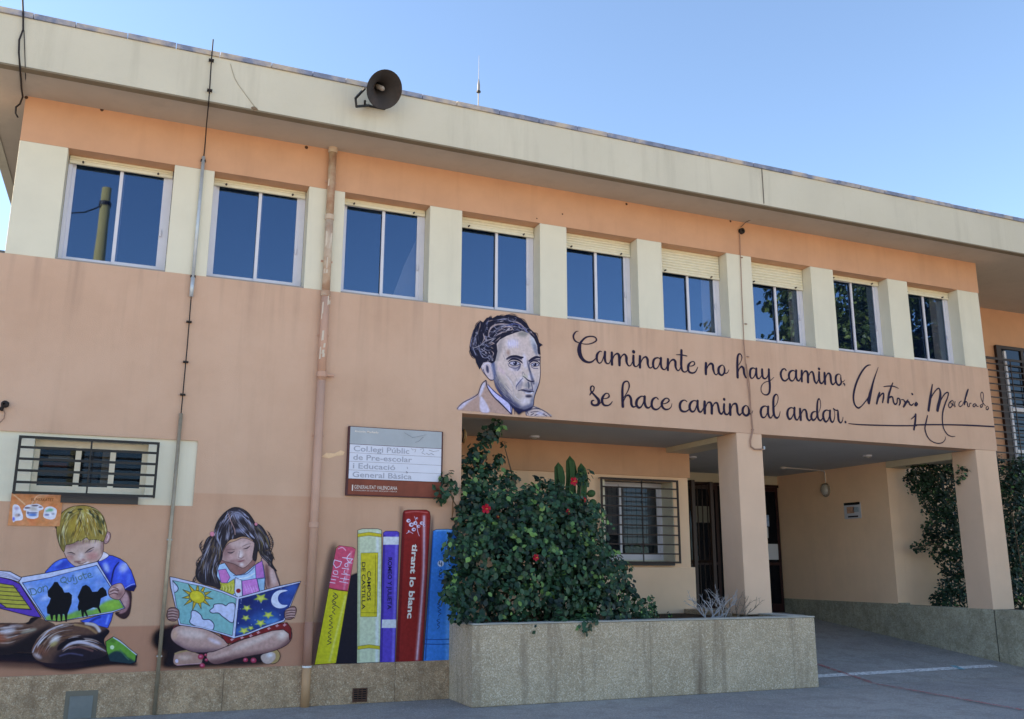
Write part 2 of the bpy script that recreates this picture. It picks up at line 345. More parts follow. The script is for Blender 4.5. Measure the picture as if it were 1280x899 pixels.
    c.blob(740, 610, 48, 34, (205, 128, 118), .7); c.blob(760, 520, 40, 24, (236, 206, 190), .6); c.blob(650, 610, 26, 30, (240, 214, 200), .8); c.blob(560, 620, 30, 22, (190, 120, 110), .6)
    c.blob(820, 540, 16, 60, (140, 96, 92), .6); c.blob(620, 655, 30, 8, (120, 70, 66), .7); c.blob(665, 640, 16, 10, (170, 110, 104), .7); c.blob(690, 664, 26, 6, (250, 236, 232), .8, -.3)
    c.clip()
    c.line([(680, 584), (715, 556), (752, 538)], [3, 9, 3], (60, 44, 46), 1, 1); c.line([(690, 580), (720, 572), (748, 556)], [4, 10, 3], (110, 96, 104), .9, 1)
    c.line([(538, 585), (570, 582), (602, 594)], [3, 8, 3], (60, 44, 46), 1, 1); c.line([(545, 594), (570, 596), (596, 600)], 5, (150, 120, 118), .8, 1)
    c.line([(622, 664), (650, 672), (690, 655)], 4, (90, 50, 54), .9, 1)
    Hh = [(452, 400), (458, 330), (490, 270), (550, 224), (630, 206), (700, 208), (770, 235), (820, 285), (846, 350), (856, 410), (846, 445), (826, 492), (790, 482), (745, 478), (715, 480), (690, 462), (650, 486), (620, 488), (590, 505), (560, 515), (525, 525), (512, 575), (488, 545), (470, 500), (458, 450)]
    c.poly(Hh, (164, 138, 66), 1, 0, True, (58, 52, 34), 4); c.clip(Hh)
    c.blob(500, 480, 60, 70, (96, 84, 48), .8); c.blob(620, 360, 70, 100, (196, 160, 56), .6, .4); c.blob(700, 260, 100, 30, (196, 188, 100), .5); c.blob(550, 290, 50, 26, (86, 84, 44), .8, -.6); c.blob(790, 320, 30, 80, (66, 74, 44), .7, -.4)
    c.hatch([[(640, 230), (560, 280), (520, 360), (500, 450), (510, 540)], [(660, 230), (640, 320), (620, 400), (590, 490)], [(690, 230), (740, 300), (770, 380), (790, 470)], [(650, 230), (690, 330), (700, 420), (710, 470)], [(700, 222), (790, 270), (830, 350), (840, 440)]], 260, 7, [(226, 210, 130), (192, 152, 66), (112, 88, 44), (242, 232, 184), (206, 166, 76), (66, 54, 34), (150, 112, 52)], .3, 16, .8)
    for x, y, r in ((560, 262, .2), (745, 285, 1.1), (782, 300, 1.2), (828, 335, 1.4), (640, 236, .1), (800, 415, .9), (722, 258, 1)): c.poly([(x-22*np.cos(r), y-22*np.sin(r)), (x+6, y-8), (x+24*np.cos(r), y+26*np.sin(r)), (x-8, y+6)], (48, 52, 36), .85, 2)
    c.clip()
    for x in range(560, 830, 16): c.line([(x, 470), (x-4, 488), (x-8, 500+(x*7 % 13))], 5, (200, 188, 110) if x % 3 else (110, 90, 54), .8, 1, True, True)
    c.poly([(452, 372), (436, 368), (448, 392)], (50, 44, 32), 1, 0, False)
    # book: left cover, pages, picture side
    c.T = (0, 674, 4)
    c.poly([(-130, 176), (0, 190), (60, 205), (100, 225), (207, 392), (150, 385), (0, 346), (-120, 316)], (98, 62, 168), 1, 0, False, INK, 3)
    c.poly([(-120, 200), (0, 221), (68, 232), (157, 353), (34, 343), (0, 320), (-90, 300)], (188, 176, 66), 1, 0, False, INK, 3)
    for k in range(6):
        y = 240+k*21; c.line([(-108, y-14), (10+k*10, y), (88+k*13, y+5)], 4, (70, 62, 50), .9, 0)
    c.poly([(-134, 150), (0, 158), (50, 162), (108, 193), (92, 214), (50, 200), (0, 190), (-130, 182)], (212, 210, 222), 1, 0, False, INK, 3)
    for k in (0, 1, 2): c.line([(-50, 165+k*7), (30, 172+k*7), (96, 204+k*2)], 2, (90, 84, 110), .8)
    c.poly([(94, 214), (110, 190), (240, 168), (380, 138), (488, 112), (494, 126), (625, 345), (560, 368), (300, 412), (228, 408)], (206, 212, 228), 1, 0, False, INK, 3)
    Q = [(112, 218), (250, 192), (370, 160), (484, 131), (618, 342), (560, 360), (420, 385), (300, 410), (232, 404)]
    c.poly(Q, (112, 158, 218), 1, 0, False, (30, 30, 60), 3); c.clip(Q, False)
    rs = np.random.RandomState(3)
    for k in range(46): c.blob(rs.uniform(120, 560), rs.uniform(150, 350), rs.uniform(14, 40), rs.uniform(8, 20), [(80, 140, 214), (150, 190, 232), (196, 214, 240), (58, 118, 204), (136, 160, 214)][k % 5], .6, rs.uniform(-.6, .4))
    c.poly([(215, 410), (260, 372), (330, 378), (400, 356), (470, 352), (520, 318), (600, 298), (640, 360), (400, 430), (240, 430)], (126, 180, 74), 1, 5)
    c.blob(560, 330, 40, 20, (150, 200, 70), .8); c.blob(420, 370, 50, 14, (100, 160, 90), .8)
    c.clip()
    # two plain mounted-pack silhouettes
    D = (14, 14, 22)
    c.poly([(262, 232), (272, 214), (288, 214), (298, 232), (312, 246), (322, 268), (345, 266), (360, 280), (358, 320), (346, 352), (338, 372), (334, 414), (328, 414), (322, 376), (314, 374), (310, 412), (304, 412), (300, 376), (290, 376), (286, 414), (280, 414), (276, 378), (266, 382), (264, 404), (256, 404), (250, 376), (236, 372), (234, 340), (246, 320), (254, 296), (240, 286), (238, 262), (250, 246)], D, 1, 0, False)
    c.poly([(400, 262), (412, 236), (430, 228), (448, 240), (462, 264), (488, 262), (500, 246), (514, 240), (530, 256), (536, 282), (520, 288), (504, 296), (500, 320), (496, 340), (506, 366), (500, 370), (486, 344), (466, 342), (430, 358), (440, 384), (434, 388), (420, 362), (418, 390), (410, 388), (404, 352), (394, 362), (388, 340), (396, 310), (388, 290)], D, 1, 0, False)
    # title lettering on the cover
    G = (70, 104, 100)
    def gl(p, w=4): c.line(p, w, G, .95, .6)
    gl([(150, 250), (158, 276)]); gl([(144, 250), (168, 248), (182, 262), (176, 276), (152, 280)]); gl([(196, 244), (188, 256), (196, 268), (208, 260), (206, 244), (196, 242)]); gl([(218, 262), (214, 238)]); gl([(215, 244), (226, 234), (236, 240), (240, 256)])
    gl([(318, 192), (304, 200), (306, 214), (322, 218), (332, 206), (326, 192), (314, 190)]); gl([(320, 212), (338, 222)]); gl([(338, 194), (342, 210), (354, 210), (356, 192)]); gl([(364, 190), (370, 208)]); gl([(378, 190), (386, 214), (378, 224), (368, 222)]); gl([(404, 184), (392, 190), (396, 202), (408, 200), (410, 188), (402, 183)])
    gl([(414, 170), (424, 196), (434, 192)]); gl([(410, 180), (432, 174)]); gl([(440, 186), (454, 180), (450, 170), (440, 176), (444, 192), (462, 188)]); c.blob(365, 183, 4, 4, G, .8)
    # hand holding the book
    c.T = (0, 720, 6.4)
    Hn = [(868, 118), (895, 80), (935, 62), (970, 60), (992, 90), (1000, 130), (975, 170), (950, 190), (905, 182), (875, 160)]
    c.poly(Hn, (196, 142, 130), 1, 0, True, (60, 36, 40), 4); c.clip(Hn)
    c.blob(960, 90, 30, 24, (226, 184, 170), .8); c.blob(960, 150, 26, 24, (130, 84, 80), .6)
    c.line([(880, 128), (915, 112), (945, 120)], 6, (70, 40, 44), .9, 2); c.line([(876, 150), (910, 138), (940, 146)], 6, (70, 40, 44), .9, 2); c.line([(886, 112), (915, 96), (945, 92)], 6, (240, 208, 196), .8, 2); c.line([(884, 140), (915, 126), (938, 132)], 6, (240, 208, 196), .7, 2); c.line([(905, 90), (935, 100), (950, 120)], 6, (90, 54, 54), .8, 2); c.clip()
    c.poly([(848, 56), (870, 90), (890, 104), (880, 60)], (40, 66, 160), .0)

def paint_girl(c):
    c.T = (190, 700, 6.4)
    c.poly([(20, 600), (50, 560), (110, 540), (200, 520), (260, 640), (600, 720), (860, 720), (1020, 760), (900, 830), (500, 850), (180, 862), (80, 840), (120, 760), (30, 690)], (36, 22, 30), .95, 14)
    c.blob(60, 640, 56, 60, (20, 14, 22), .95); c.blob(130, 780, 60, 60, (26, 18, 26), .8)
    # sandals and feet
    c.oval(965, 770, 60, 62, (186, 148, 92), 1, (40, 26, 30), 4, .4); c.poly([(870, 770), (920, 740), (980, 745), (985, 790), (940, 830), (890, 820)], (206, 176, 156), 1, 2); c.blob(940, 760, 28, 20, (240, 232, 224), .8)
    c.poly([(170, 790), (190, 740), (260, 724), (340, 740), (400, 770), (390, 830), (300, 836), (210, 845), (175, 830)], (188, 140, 118), 1, 0, True, (60, 36, 40), 4); c.line([(185, 750), (280, 726), (350, 740)], 14, (176, 140, 90), .9, 3); c.blob(260, 780, 60, 20, (226, 186, 160), .8); c.oval(198, 808, 13, 16, (224, 206, 214)); c.line([(200, 842), (330, 832), (400, 826)], 8, (220, 160, 160), .7, 3)
    # legs
    A = [(150, 590), (175, 545), (250, 522), (360, 535), (470, 572), (560, 625), (610, 672), (560, 712), (450, 738), (330, 736), (220, 690), (160, 640)]
    B = [(1110, 560), (1060, 530), (960, 555), (850, 600), (720, 640), (600, 690), (500, 730), (440, 745), (445, 800), (520, 835), (680, 790), (800, 765), (930, 740), (1060, 690), (1115, 630)]
    c.poly(A, (206, 158, 138), 1, 0, True, (50, 30, 36), 5); c.clip(A); c.poly([(150, 640), (300, 710), (600, 720), (560, 760), (150, 760)], (84, 54, 66), .85, 20); c.blob(320, 590, 120, 34, (238, 206, 186), .85, .15); c.blob(500, 650, 60, 16, (236, 214, 214), .8, .4); c.blob(180, 600, 20, 40, (232, 180, 140), .7); c.clip()
    c.poly(B, (204, 156, 136), 1, 0, True, (50, 30, 36), 5); c.clip(B); c.poly([(430, 850), (470, 800), (700, 760), (1000, 700), (1130, 600), (1130, 800), (700, 860)], (92, 52, 54), .75, 16); c.blob(820, 650, 200, 22, (240, 208, 186), .75, -.38); c.blob(1040, 600, 44, 34, (244, 222, 200), .85, -.5); c.blob(560, 760, 90, 16, (228, 182, 160), .7, -.3); c.clip()
    # red skirt edge
    R1 = [(545, 598), (700, 610), (860, 560), (1000, 510), (1080, 500), (1115, 550), (1112, 620), (1100, 640), (1095, 590), (1050, 556), (960, 566), (830, 606), (700, 640), (640, 668), (600, 668)]
    c.poly(R1, (140, 38, 38), 1, 0, False, (40, 16, 24), 4); c.poly([(330, 528), (420, 535), (500, 572), (440, 560), (370, 548)], (160, 60, 66), 1, 1)
    for x, y in ((640, 636), (720, 622), (790, 606), (850, 580), (935, 548), (1000, 526), (1060, 520)): c.poly([(x-16, y), (x-4, y-6), (x+2, y-18), (x+8, y-4), (x+20, y-2), (x+6, y+6), (x-2, y+14)], (232, 170, 170), .85, 1, False)
    c.line([(170, 545), (210, 518), (330, 520)], 7, (150, 60, 60), .9, 1)
    for x, y, r in ((390, 775, 24), (435, 800, 14), (402, 845, 22), (430, 760, 12), (748, 800, 20), (812, 803, 24)): c.oval(x, y, r, r*.9, (176, 50, 70)); c.blob(x-3, y-3, r*.5, r*.4, (238, 130, 150), .9)
    # hair, face, dress
    c.T = (180, 620, 5.8)
    Arm = [(850, 455), (905, 475), (935, 510), (962, 570), (985, 655), (930, 675), (890, 672), (872, 590)]
    c.poly(Arm, (200, 152, 134), 1, 0, True, (50, 34, 44), 4); c.clip(Arm); c.blob(895, 580, 16, 90, (110, 66, 62), .8, -.1); c.blob(935, 590, 18, 60, (226, 190, 176), .8, -.2); c.clip()
    c.poly([(560, 460), (790, 440), (800, 500), (740, 560), (690, 580), (630, 570)], (160, 108, 96), 1, 2)
    c.poly([(536, 500), (585, 486), (625, 545), (670, 578), (730, 562), (790, 512), (832, 480), (865, 500), (880, 600), (868, 690), (700, 750), (560, 690), (525, 600)], (176, 208, 226), 1, 0, False, INK, 3)
    for P, col in (([(538, 538), (592, 530), (624, 590), (600, 632), (560, 640)], (222, 128, 186)), ([(520, 570), (560, 630), (605, 632), (655, 600), (662, 700), (640, 720), (550, 680)], (206, 196, 70)), ([(662, 592), (706, 610), (712, 730), (672, 740), (655, 690)], (222, 222, 222)), ([(710, 616), (816, 598), (838, 700), (716, 728)], (220, 130, 196)), ([(806, 500), (856, 470), (874, 592), (812, 600)], (200, 120, 186)), ([(820, 604), (876, 596), (872, 690), (840, 696)], (150, 190, 206))): c.poly(P, col, 1, 0, False, (40, 40, 90), 3)
    c.oval(684, 688, 17, 16, (160, 32, 40)); c.line([(650, 576), (740, 566), (800, 515)], 5, (60, 60, 100), .9); c.line([(690, 600), (750, 590), (800, 560)], 9, (240, 244, 250), .8, 2)
    for k in range(12): c.line([(725+k*8, 640+(k*17 % 40)), (730+k*8, 655+(k*17 % 40)), (728+k*8, 668+(k*17 % 40))], 4, (244, 190, 226), .8, 1)
    for k in range(8): c.line([(560+k*11, 640+(k*13 % 30)), (566+k*11, 670), (560+k*11, 690)], 5, (240, 232, 150) if k % 2 else (120, 120, 60), .7, 1)
    PL = [(505, 285), (460, 305), (432, 365), (420, 440), (388, 500), (374, 560), (388, 612), (430, 638), (500, 656), (552, 672), (548, 620), (525, 565), (545, 500), (568, 440), (560, 360), (540, 305)]
    PR = [(806, 205), (850, 218), (892, 280), (916, 345), (914, 400), (938, 440), (930, 490), (962, 545), (925, 520), (890, 480), (850, 440), (826, 400), (812, 470), (786, 450), (800, 360), (798, 280)]
    HT = [(508, 262), (530, 190), (575, 130), (620, 95), (660, 82), (710, 92), (755, 122), (792, 172), (808, 215), (808, 300), (806, 345), (784, 318), (742, 298), (702, 296), (664, 310), (630, 316), (598, 346), (570, 400), (560, 440), (540, 350), (515, 300)]
    F = [(585, 380), (612, 345), (660, 328), (720, 305), (780, 325), (806, 352), (802, 410), (790, 455), (760, 495), (722, 522), (690, 514), (655, 495), (610, 482), (575, 470), (560, 450)]
    c.poly(F, (204, 160, 144), 1, 0, True, (70, 44, 46), 3); c.clip(F)
    c.blob(600, 400, 34, 60, (132, 88, 84), .6); c.blob(700, 350, 80, 22, (228, 192, 176), .7); c.blob(700, 425, 18, 34, (244, 220, 206), .9, .1); c.blob(770, 420, 24, 50, (222, 176, 160), .6); c.blob(635, 440, 34, 22, (222, 170, 156), .7)
    c.blob(680, 470, 60, 10, (150, 96, 92), .5); c.blob(708, 498, 14, 12, (246, 226, 216), .9); c.blob(640, 505, 60, 20, (96, 60, 62), .7, .3); c.clip()
    c.line([(606, 408), (630, 414), (655, 402)], [3, 8, 3], (60, 44, 50), 1, 1); c.line([(722, 384), (748, 378), (768, 362)], [3, 8, 3], (60, 44, 50), 1, 1)
    c.line([(600, 392), (628, 386), (655, 390)], 4, (96, 66, 62), .7, 2); c.line([(715, 366), (745, 352), (772, 348)], 4, (96, 66, 62), .7, 2)
    c.line([(680, 478), (704, 474), (726, 464)], [3, 7, 3], (140, 70, 76), .95, 1); c.line([(686, 447), (706, 452), (722, 442)], 4, (120, 70, 66), .8, 1.5); c.line([(692, 402), (688, 430), (684, 444)], 5, (150, 100, 92), .6, 3)
    for P in (PL, PR, HT): c.poly(P, (50, 42, 46), 1, 0, True, (26, 22, 28), 2.5)
    c.clip(HT); c.hatch([[(640, 110), (590, 160), (550, 230), (530, 310), (560, 420)], [(650, 110), (700, 130), (760, 190), (800, 280)], [(645, 120), (620, 200), (610, 280), (600, 340)], [(660, 130), (690, 200), (740, 260), (800, 330)]], 230, 5.5, [(96, 84, 86), (170, 168, 186), (60, 48, 48), (22, 18, 24), (128, 108, 98), (214, 214, 228)], .3, 12, .85)
    c.blob(680, 140, 46, 26, (176, 180, 200), .6, .2); c.blob(700, 250, 44, 16, (170, 172, 196), .6, -.1); c.blob(560, 230, 12, 40, (30, 24, 30), .7, .3); c.line([(612, 130), (628, 180), (655, 240), (660, 280)], 6, (196, 150, 136), .9, 1.5); c.clip()
    c.clip(PL); c.hatch([[(500, 300), (460, 380), (430, 480), (410, 600)], [(520, 310), (500, 420), (470, 520), (470, 640)], [(540, 340), (530, 440), (500, 540), (530, 650)]], 190, 6, [(92, 80, 84), (176, 170, 180), (60, 46, 44), (20, 16, 22), (120, 92, 60), (190, 190, 200)], .35, 12, .75); c.clip()
    c.clip(PR); c.hatch([[(810, 210), (860, 280), (890, 360), (905, 440)], [(806, 260), (840, 340), (850, 420), (920, 500)]], 140, 6, [(92, 80, 84), (176, 170, 180), (60, 46, 44), (20, 16, 22), (130, 110, 60)], .35, 12, .75); c.clip()
    for p in ([(880, 400), (910, 392), (934, 420), (930, 444)], [(900, 500), (940, 530), (962, 590), (986, 655)], [(480, 372), (500, 362), (520, 380)], [(905, 430), (935, 440), (944, 462)]): c.line(p, 5, (110, 84, 56) if p[0][0] < 890 else (40, 34, 40), .9, 1)
    for k in range(26):
        y = 330+k*13; x = 430-(y-330)*.19+18*np.sin(y*.05); c.line([(x+14, y-10), (x-6, y+12), (x+4+6*np.sin(k), y+40)], 6, [(28, 22, 28), (60, 48, 50), (110, 96, 96)][k % 3], .9, 1, True, True)
    for k in range(18):
        y = 260+k*13; x = 900+22*np.sin((y-260)*.025)+(y-260)*.1; c.line([(x-12, y-8), (x+8, y+12), (x-2, y+36)], 6, [(28, 22, 28), (60, 48, 50), (120, 104, 96)][k % 3], .9, 1, True, True)
    c.oval(494, 276, 17, 18, (222, 130, 138)); c.oval(812, 204, 11, 12, (222, 130, 138))
    # open picture book
    c.T = (190, 700, 6.4)
    c.poly([(142, 134), (180, 140), (400, 195), (560, 245), (690, 298), (655, 628), (560, 596), (400, 548), (214, 520), (186, 372), (150, 220)], (206, 208, 224), 1, 0, False, INK, 4)
    c.poly([(690, 298), (800, 268), (1000, 212), (1190, 170), (1140, 290), (1058, 492), (900, 545), (760, 600), (655, 628)], (206, 208, 224), 1, 0, False, INK, 4)
    Q1 = [(164, 164), (400, 212), (560, 262), (674, 310), (642, 606), (400, 536), (228, 508), (195, 360)]
    Q2 = [(694, 314), (850, 272), (1000, 230), (1180, 184), (1050, 478), (900, 530), (760, 585), (664, 612)]
    c.poly(Q1, (128, 190, 178), 1, 0, False, (30, 40, 50), 3); c.clip(Q1, False)
    c.blob(300, 430, 120, 90, (112, 178, 176), .5)
    for k in range(11):
        t = k*2*np.pi/11-.4; r = 62; x, y = 362+np.cos(t)*r*1.05, 292+np.sin(t)*r*.78; X, Y = 362+np.cos(t)*(122+(k*7 % 3)*8), 292+np.sin(t)*(104+(k*5 % 3)*10)
        nx, ny = -np.sin(t)*13, np.cos(t)*13; c.poly([(x+nx, y+ny), (X, Y), (x-nx, y-ny)], (222, 180, 60), 1, 0, False, (70, 60, 30), 4)
    c.oval(362, 296, 64, 48, (226, 200, 50), 1, (120, 100, 30), 4, .45); c.blob(352, 290, 40, 28, (240, 220, 70), .7, .4)
    for P in ([(462, 405), (490, 380), (500, 355), (560, 352), (590, 366), (620, 345), (664, 360), (652, 490), (626, 498), (596, 476), (560, 450), (530, 425), (480, 425)], [(312, 460), (316, 410), (350, 408), (390, 440), (410, 475), (460, 478), (495, 515), (485, 560), (440, 560), (350, 530), (302, 500)], [(150, 164), (175, 178), (208, 220), (200, 250), (168, 262), (140, 240)]): c.poly(P, (208, 212, 228), 1, 0, True, (36, 40, 60), 6)
    c.clip()
    c.poly(Q2, (30, 52, 112), 1, 0, False, (20, 20, 50), 3); c.clip(Q2, False)
    for x, y, rx, ry, cc in ((900, 470, 130, 60, (40, 110, 178)), (1070, 320, 70, 60, (44, 90, 170)), (760, 330, 60, 40, (26, 34, 84)), (960, 490, 60, 20, (90, 170, 220)), (1120, 230, 60, 40, (50, 110, 190)), (720, 560, 60, 30, (60, 140, 200))): c.blob(x, y, rx, ry, cc, .7, -.2)
    for x, y, r in ((870, 305, 58), (758, 385, 42), (750, 463, 38), (930, 440, 46), (868, 505, 48), (736, 566, 46), (790, 545, 30)):
        pts = []
        for k in range(10): t = k*np.pi/5+.3; q = r if k % 2 == 0 else r*.42; pts.append((x+np.cos(t)*q*1.1, y+np.sin(t)*q*.72))
        c.poly(pts, (196, 206, 66), .95, 3, False); c.blob(x, y, r*.4, r*.28, (236, 228, 110), .9)
    c.poly([(1085, 245), (1030, 240), (980, 262), (954, 310), (962, 356), (1000, 384), (1050, 384), (1084, 362), (1040, 358), (1012, 332), (1008, 296), (1030, 264)], (224, 226, 240), 1, 0, True)
    for k in range(40): x, y = rs2.uniform(680, 1160), rs2.uniform(200, 600); c.oval(x, y, 3.2, 3.2, (214, 222, 240), .9)
    c.clip()
    c.line([(690, 298), (676, 420), (655, 625)], 8, (214, 216, 228), 1, 1)
    for P, fl in (([(118, 450), (128, 400), (150, 382), (190, 384), (216, 410), (214, 460), (180, 490), (135, 480)], 1), ([(1060, 420), (1075, 395), (1110, 375), (1140, 372), (1156, 400), (1140, 450), (1110, 475), (1065, 470)], -1)):
        c.poly(P, (150, 104, 94), 1, 0, True, (40, 26, 32), 4); cx = np.mean([q[0] for q in P])
        for k in range(4): y = 398+k*22 if fl > 0 else 392+k*20; c.line([(cx-34, y+(4 if fl > 0 else 10)), (cx, y), (cx+34, y+(10 if fl > 0 else 0))], 10, (212, 168, 152), .9, 2); c.line([(cx-34, y+12), (cx, y+9), (cx+34, y+13)], 4, (54, 34, 40), .9, 1)

rs2 = np.random.RandomState(11)
def spine(c, P, col, hi, lo, glow=None):
    if glow: c.poly(glow, (92, 66, 62), .55, 5)
    c.poly(P, col, 1, 0, False, (36, 26, 30), .6)
def paint_books(c):
    c.T = (0, 0, 1)
    c.poly([(402, 718), (414, 700), (447, 694), (447, 831), (392, 831)], (24, 22, 30), 0, 0)
    c.poly([(386, 828), (398, 760), (412, 690), (420, 684), (414, 740), (396, 828)], (78, 56, 54), .7, 3)
    c.poly([(436, 720), (447, 716), (447, 830), (418, 830)], (30, 26, 36), 1, .7, False)
    def book(P, cols, sheen):
        c.poly(P, cols[0], 1, 0, False, (30, 24, 34), .5); c.clip(P, False)
        for (pts, w, col, a) in sheen: c.line(pts, w, col, a, w*.5)
        c.clip()
    # leaning book, pink above and yellow below
    c.poly([(420, 685), (424, 682), (440, 684), (444, 686), (420, 829), (393, 831), (407, 757)], (214, 200, 44), 1, 0, False, (60, 50, 30), .5)
    c.poly([(420, 686), (424, 682), (440, 684), (444.5, 687), (434.5, 739), (411, 735)], (226, 84, 106), 1, 0, False)
    c.line([(439, 690), (430, 736)], 2.2, (246, 150, 160), .8, 2, False); c.line([(432, 745), (412, 826)], 2.5, (236, 226, 110), .8, 2, False); c.line([(411, 735), (422, 737.5), (434.5, 739)], 1.2, (120, 50, 40), 1); c.line([(423, 686), (428, 684.5), (432, 688)], 1.2, (250, 190, 200), .9)
    book([(447, 663), (453, 661), (472, 661), (477, 663), (476, 828), (446, 829)], [(208, 214, 170)], [([(472, 666), (471, 826)], 4, (228, 232, 214), .9), ([(448, 666), (448, 826)], 3, (168, 174, 120), .6)])
    for y in (667.5, 808): c.poly([(447, y), (461, y-2.2), (476.5, y), (476.5, y+4), (461, y+2), (447, y+4)], (216, 190, 50), 1, 0, False, (90, 80, 30), .35)
    c.poly([(451, 691.5), (472.5, 691), (471, 771), (450.5, 771)], (222, 200, 52), 1, 0, False, (90, 84, 30), .35); c.line([(469.5, 694), (468.5, 768)], .5, (120, 110, 30), .9); c.line([(451, 766), (471, 766)], .5, (120, 110, 30), .9)
    book([(479, 666), (482, 664), (496, 664), (499, 666), (493.5, 828), (474.5, 828)], [(92, 70, 178)], [([(496, 670), (491, 826)], 3.4, (130, 116, 214), .8), ([(480.5, 670), (476.5, 826)], 2.2, (56, 40, 120), .8)])
    c.poly([(479, 671), (498.8, 671), (498.4, 681), (479, 681)], (222, 222, 214), 1, 0, False); c.poly([(477.5, 774.5), (495.3, 774.5), (495, 785), (477, 785)], (222, 222, 214), 1, 0, False)
    c.poly([(500, 640), (503, 636), (506, 700), (500, 828), (496, 828)], (60, 30, 40), .4, 2)
    book([(503.5, 642), (505, 638.5), (510, 637.5), (533, 637.5), (537, 640), (538, 646), (528, 827), (494.5, 828)], [(158, 38, 34)], [([(530, 646), (529, 720), (521, 824)], 5, (200, 130, 130), .8), ([(530, 646), (529, 720), (521, 824)], 2, (232, 200, 206), .8), ([(505, 642), (497, 826)], 3, (100, 20, 24), .7)])
    c.line([(507, 641), (520, 639.5), (534, 641)], 1.2, (220, 120, 110), .8, 1)
    # little emblem on the red book: a bunch of pale blossoms
    for x, y, r in ((510.5, 651, 2.6), (514, 656, 3), (519, 654, 2.6), (523, 658, 2.2), (517, 662, 2.6), (511, 664, 1.2), (527, 654, 2.4), (530, 657, 1.6), (521, 648, 1.4)): c.oval(x, y, r, r*.9, (226, 214, 222)); c.oval(x+.6, y, r*.4, r*.4, (120, 60, 90))
    c.line([(518, 646), (520, 652), (522, 664), (524, 670)], .8, (226, 200, 210)); c.line([(508, 667), (512, 665), (516, 667)], .8, (226, 200, 210))
    c.poly([(538, 664), (541, 662), (533, 828), (528, 828)], (70, 66, 76), .7, 1.4)
    book([(541, 664), (545, 662), (560, 661.5), (572, 663), (572, 826), (529, 826.5)], [(30, 136, 214)], [([(541, 666), (531.5, 824)], 1.6, (20, 70, 130), .8), ([(560, 665), (559.5, 824)], 6, (110, 184, 236), .6)])
    for y in (799, 805): c.line([(531, y), (545, y+.5), (562, y)], .9, (16, 60, 120), .9)
    c.line([(545, 663.5), (556, 663), (566, 664)], 1.6, (140, 200, 240), .8, 1)
    c.oval(550.8, 704.6, 4, 4, (214, 226, 240)); c.line([(549.5, 702), (549, 705), (552, 705)], .9, (20, 40, 80)); c.line([(552, 702.5), (551.6, 707.5)], .9, (20, 40, 80))
    K = (18, 44, 92)
    def scr(x, y0, y1, ph=0, w=.7, amp=2.1, col=K):                  # a written word running down the spine
        n = int((y1-y0)/1.5); c.line([(x+amp*np.sin(i*1.9+ph)*(1 if (i*7+int(ph*5)) % 3 else .4), y0+(y1-y0)*i/n) for i in range(n+1)], w, col, .95)
    scr(550, 711, 722, .3); scr(549, 752, 770, 1.2); scr(547.5, 774, 786, 2); scr(556, 676, 684, 1, .5); c.line([(548, 725), (553, 725)], .7, K); c.line([(556, 690), (552, 692)], .5, K)
    # handwriting on the leaning book
    Wt = (238, 226, 236)
    c.line([(428, 697), (441, 699)], 1, Wt); c.line([(437.5, 692), (433.5, 698), (437, 703), (440, 699)], .9, Wt); c.oval(432.8, 706.5, 1.8, 2.2, (226, 84, 106), 1, Wt, .9); c.line([(440, 704), (434, 703.4)], .8, Wt)
    c.line([(436, 711.5), (427.5, 710.4)], .8, Wt); c.line([(431, 713), (430, 716), (433, 717)], .8, Wt); c.line([(437, 719), (427, 717.5)], .8, Wt); c.line([(436, 724.5), (425.5, 723)], .8, Wt); c.line([(431, 721), (429.5, 726.5)], .8, Wt); c.line([(435, 729), (424.5, 727)], .8, Wt)
    c.line([(427, 702.5), (418, 700), (416.6, 705), (420, 710), (424.6, 708), (427, 702.5)], .9, Wt, sm=False); c.line([(422, 714), (417.5, 713.5), (417, 717), (421.6, 718), (422, 714)], .8, Wt); c.line([(423, 721.6), (415.5, 720)], .8, Wt); c.line([(419.5, 725), (413.6, 724)], .8, Wt); c.line([(418.8, 729), (412.4, 728)], .8, Wt)
    scr(418.5, 742, 756, .4, .8, 2.8, (60, 52, 50)); scr(416.5, 757, 768, 1.4, .8, 2.6, (60, 52, 50)); scr(414, 769, 786, 2.4, .8, 2.8, (60, 52, 50)); scr(411.5, 788, 806, .9, .8, 2.6, (60, 52, 50))
    c.line([(417, 741), (422, 746), (415, 752), (424, 760)], .7, (60, 52, 50))

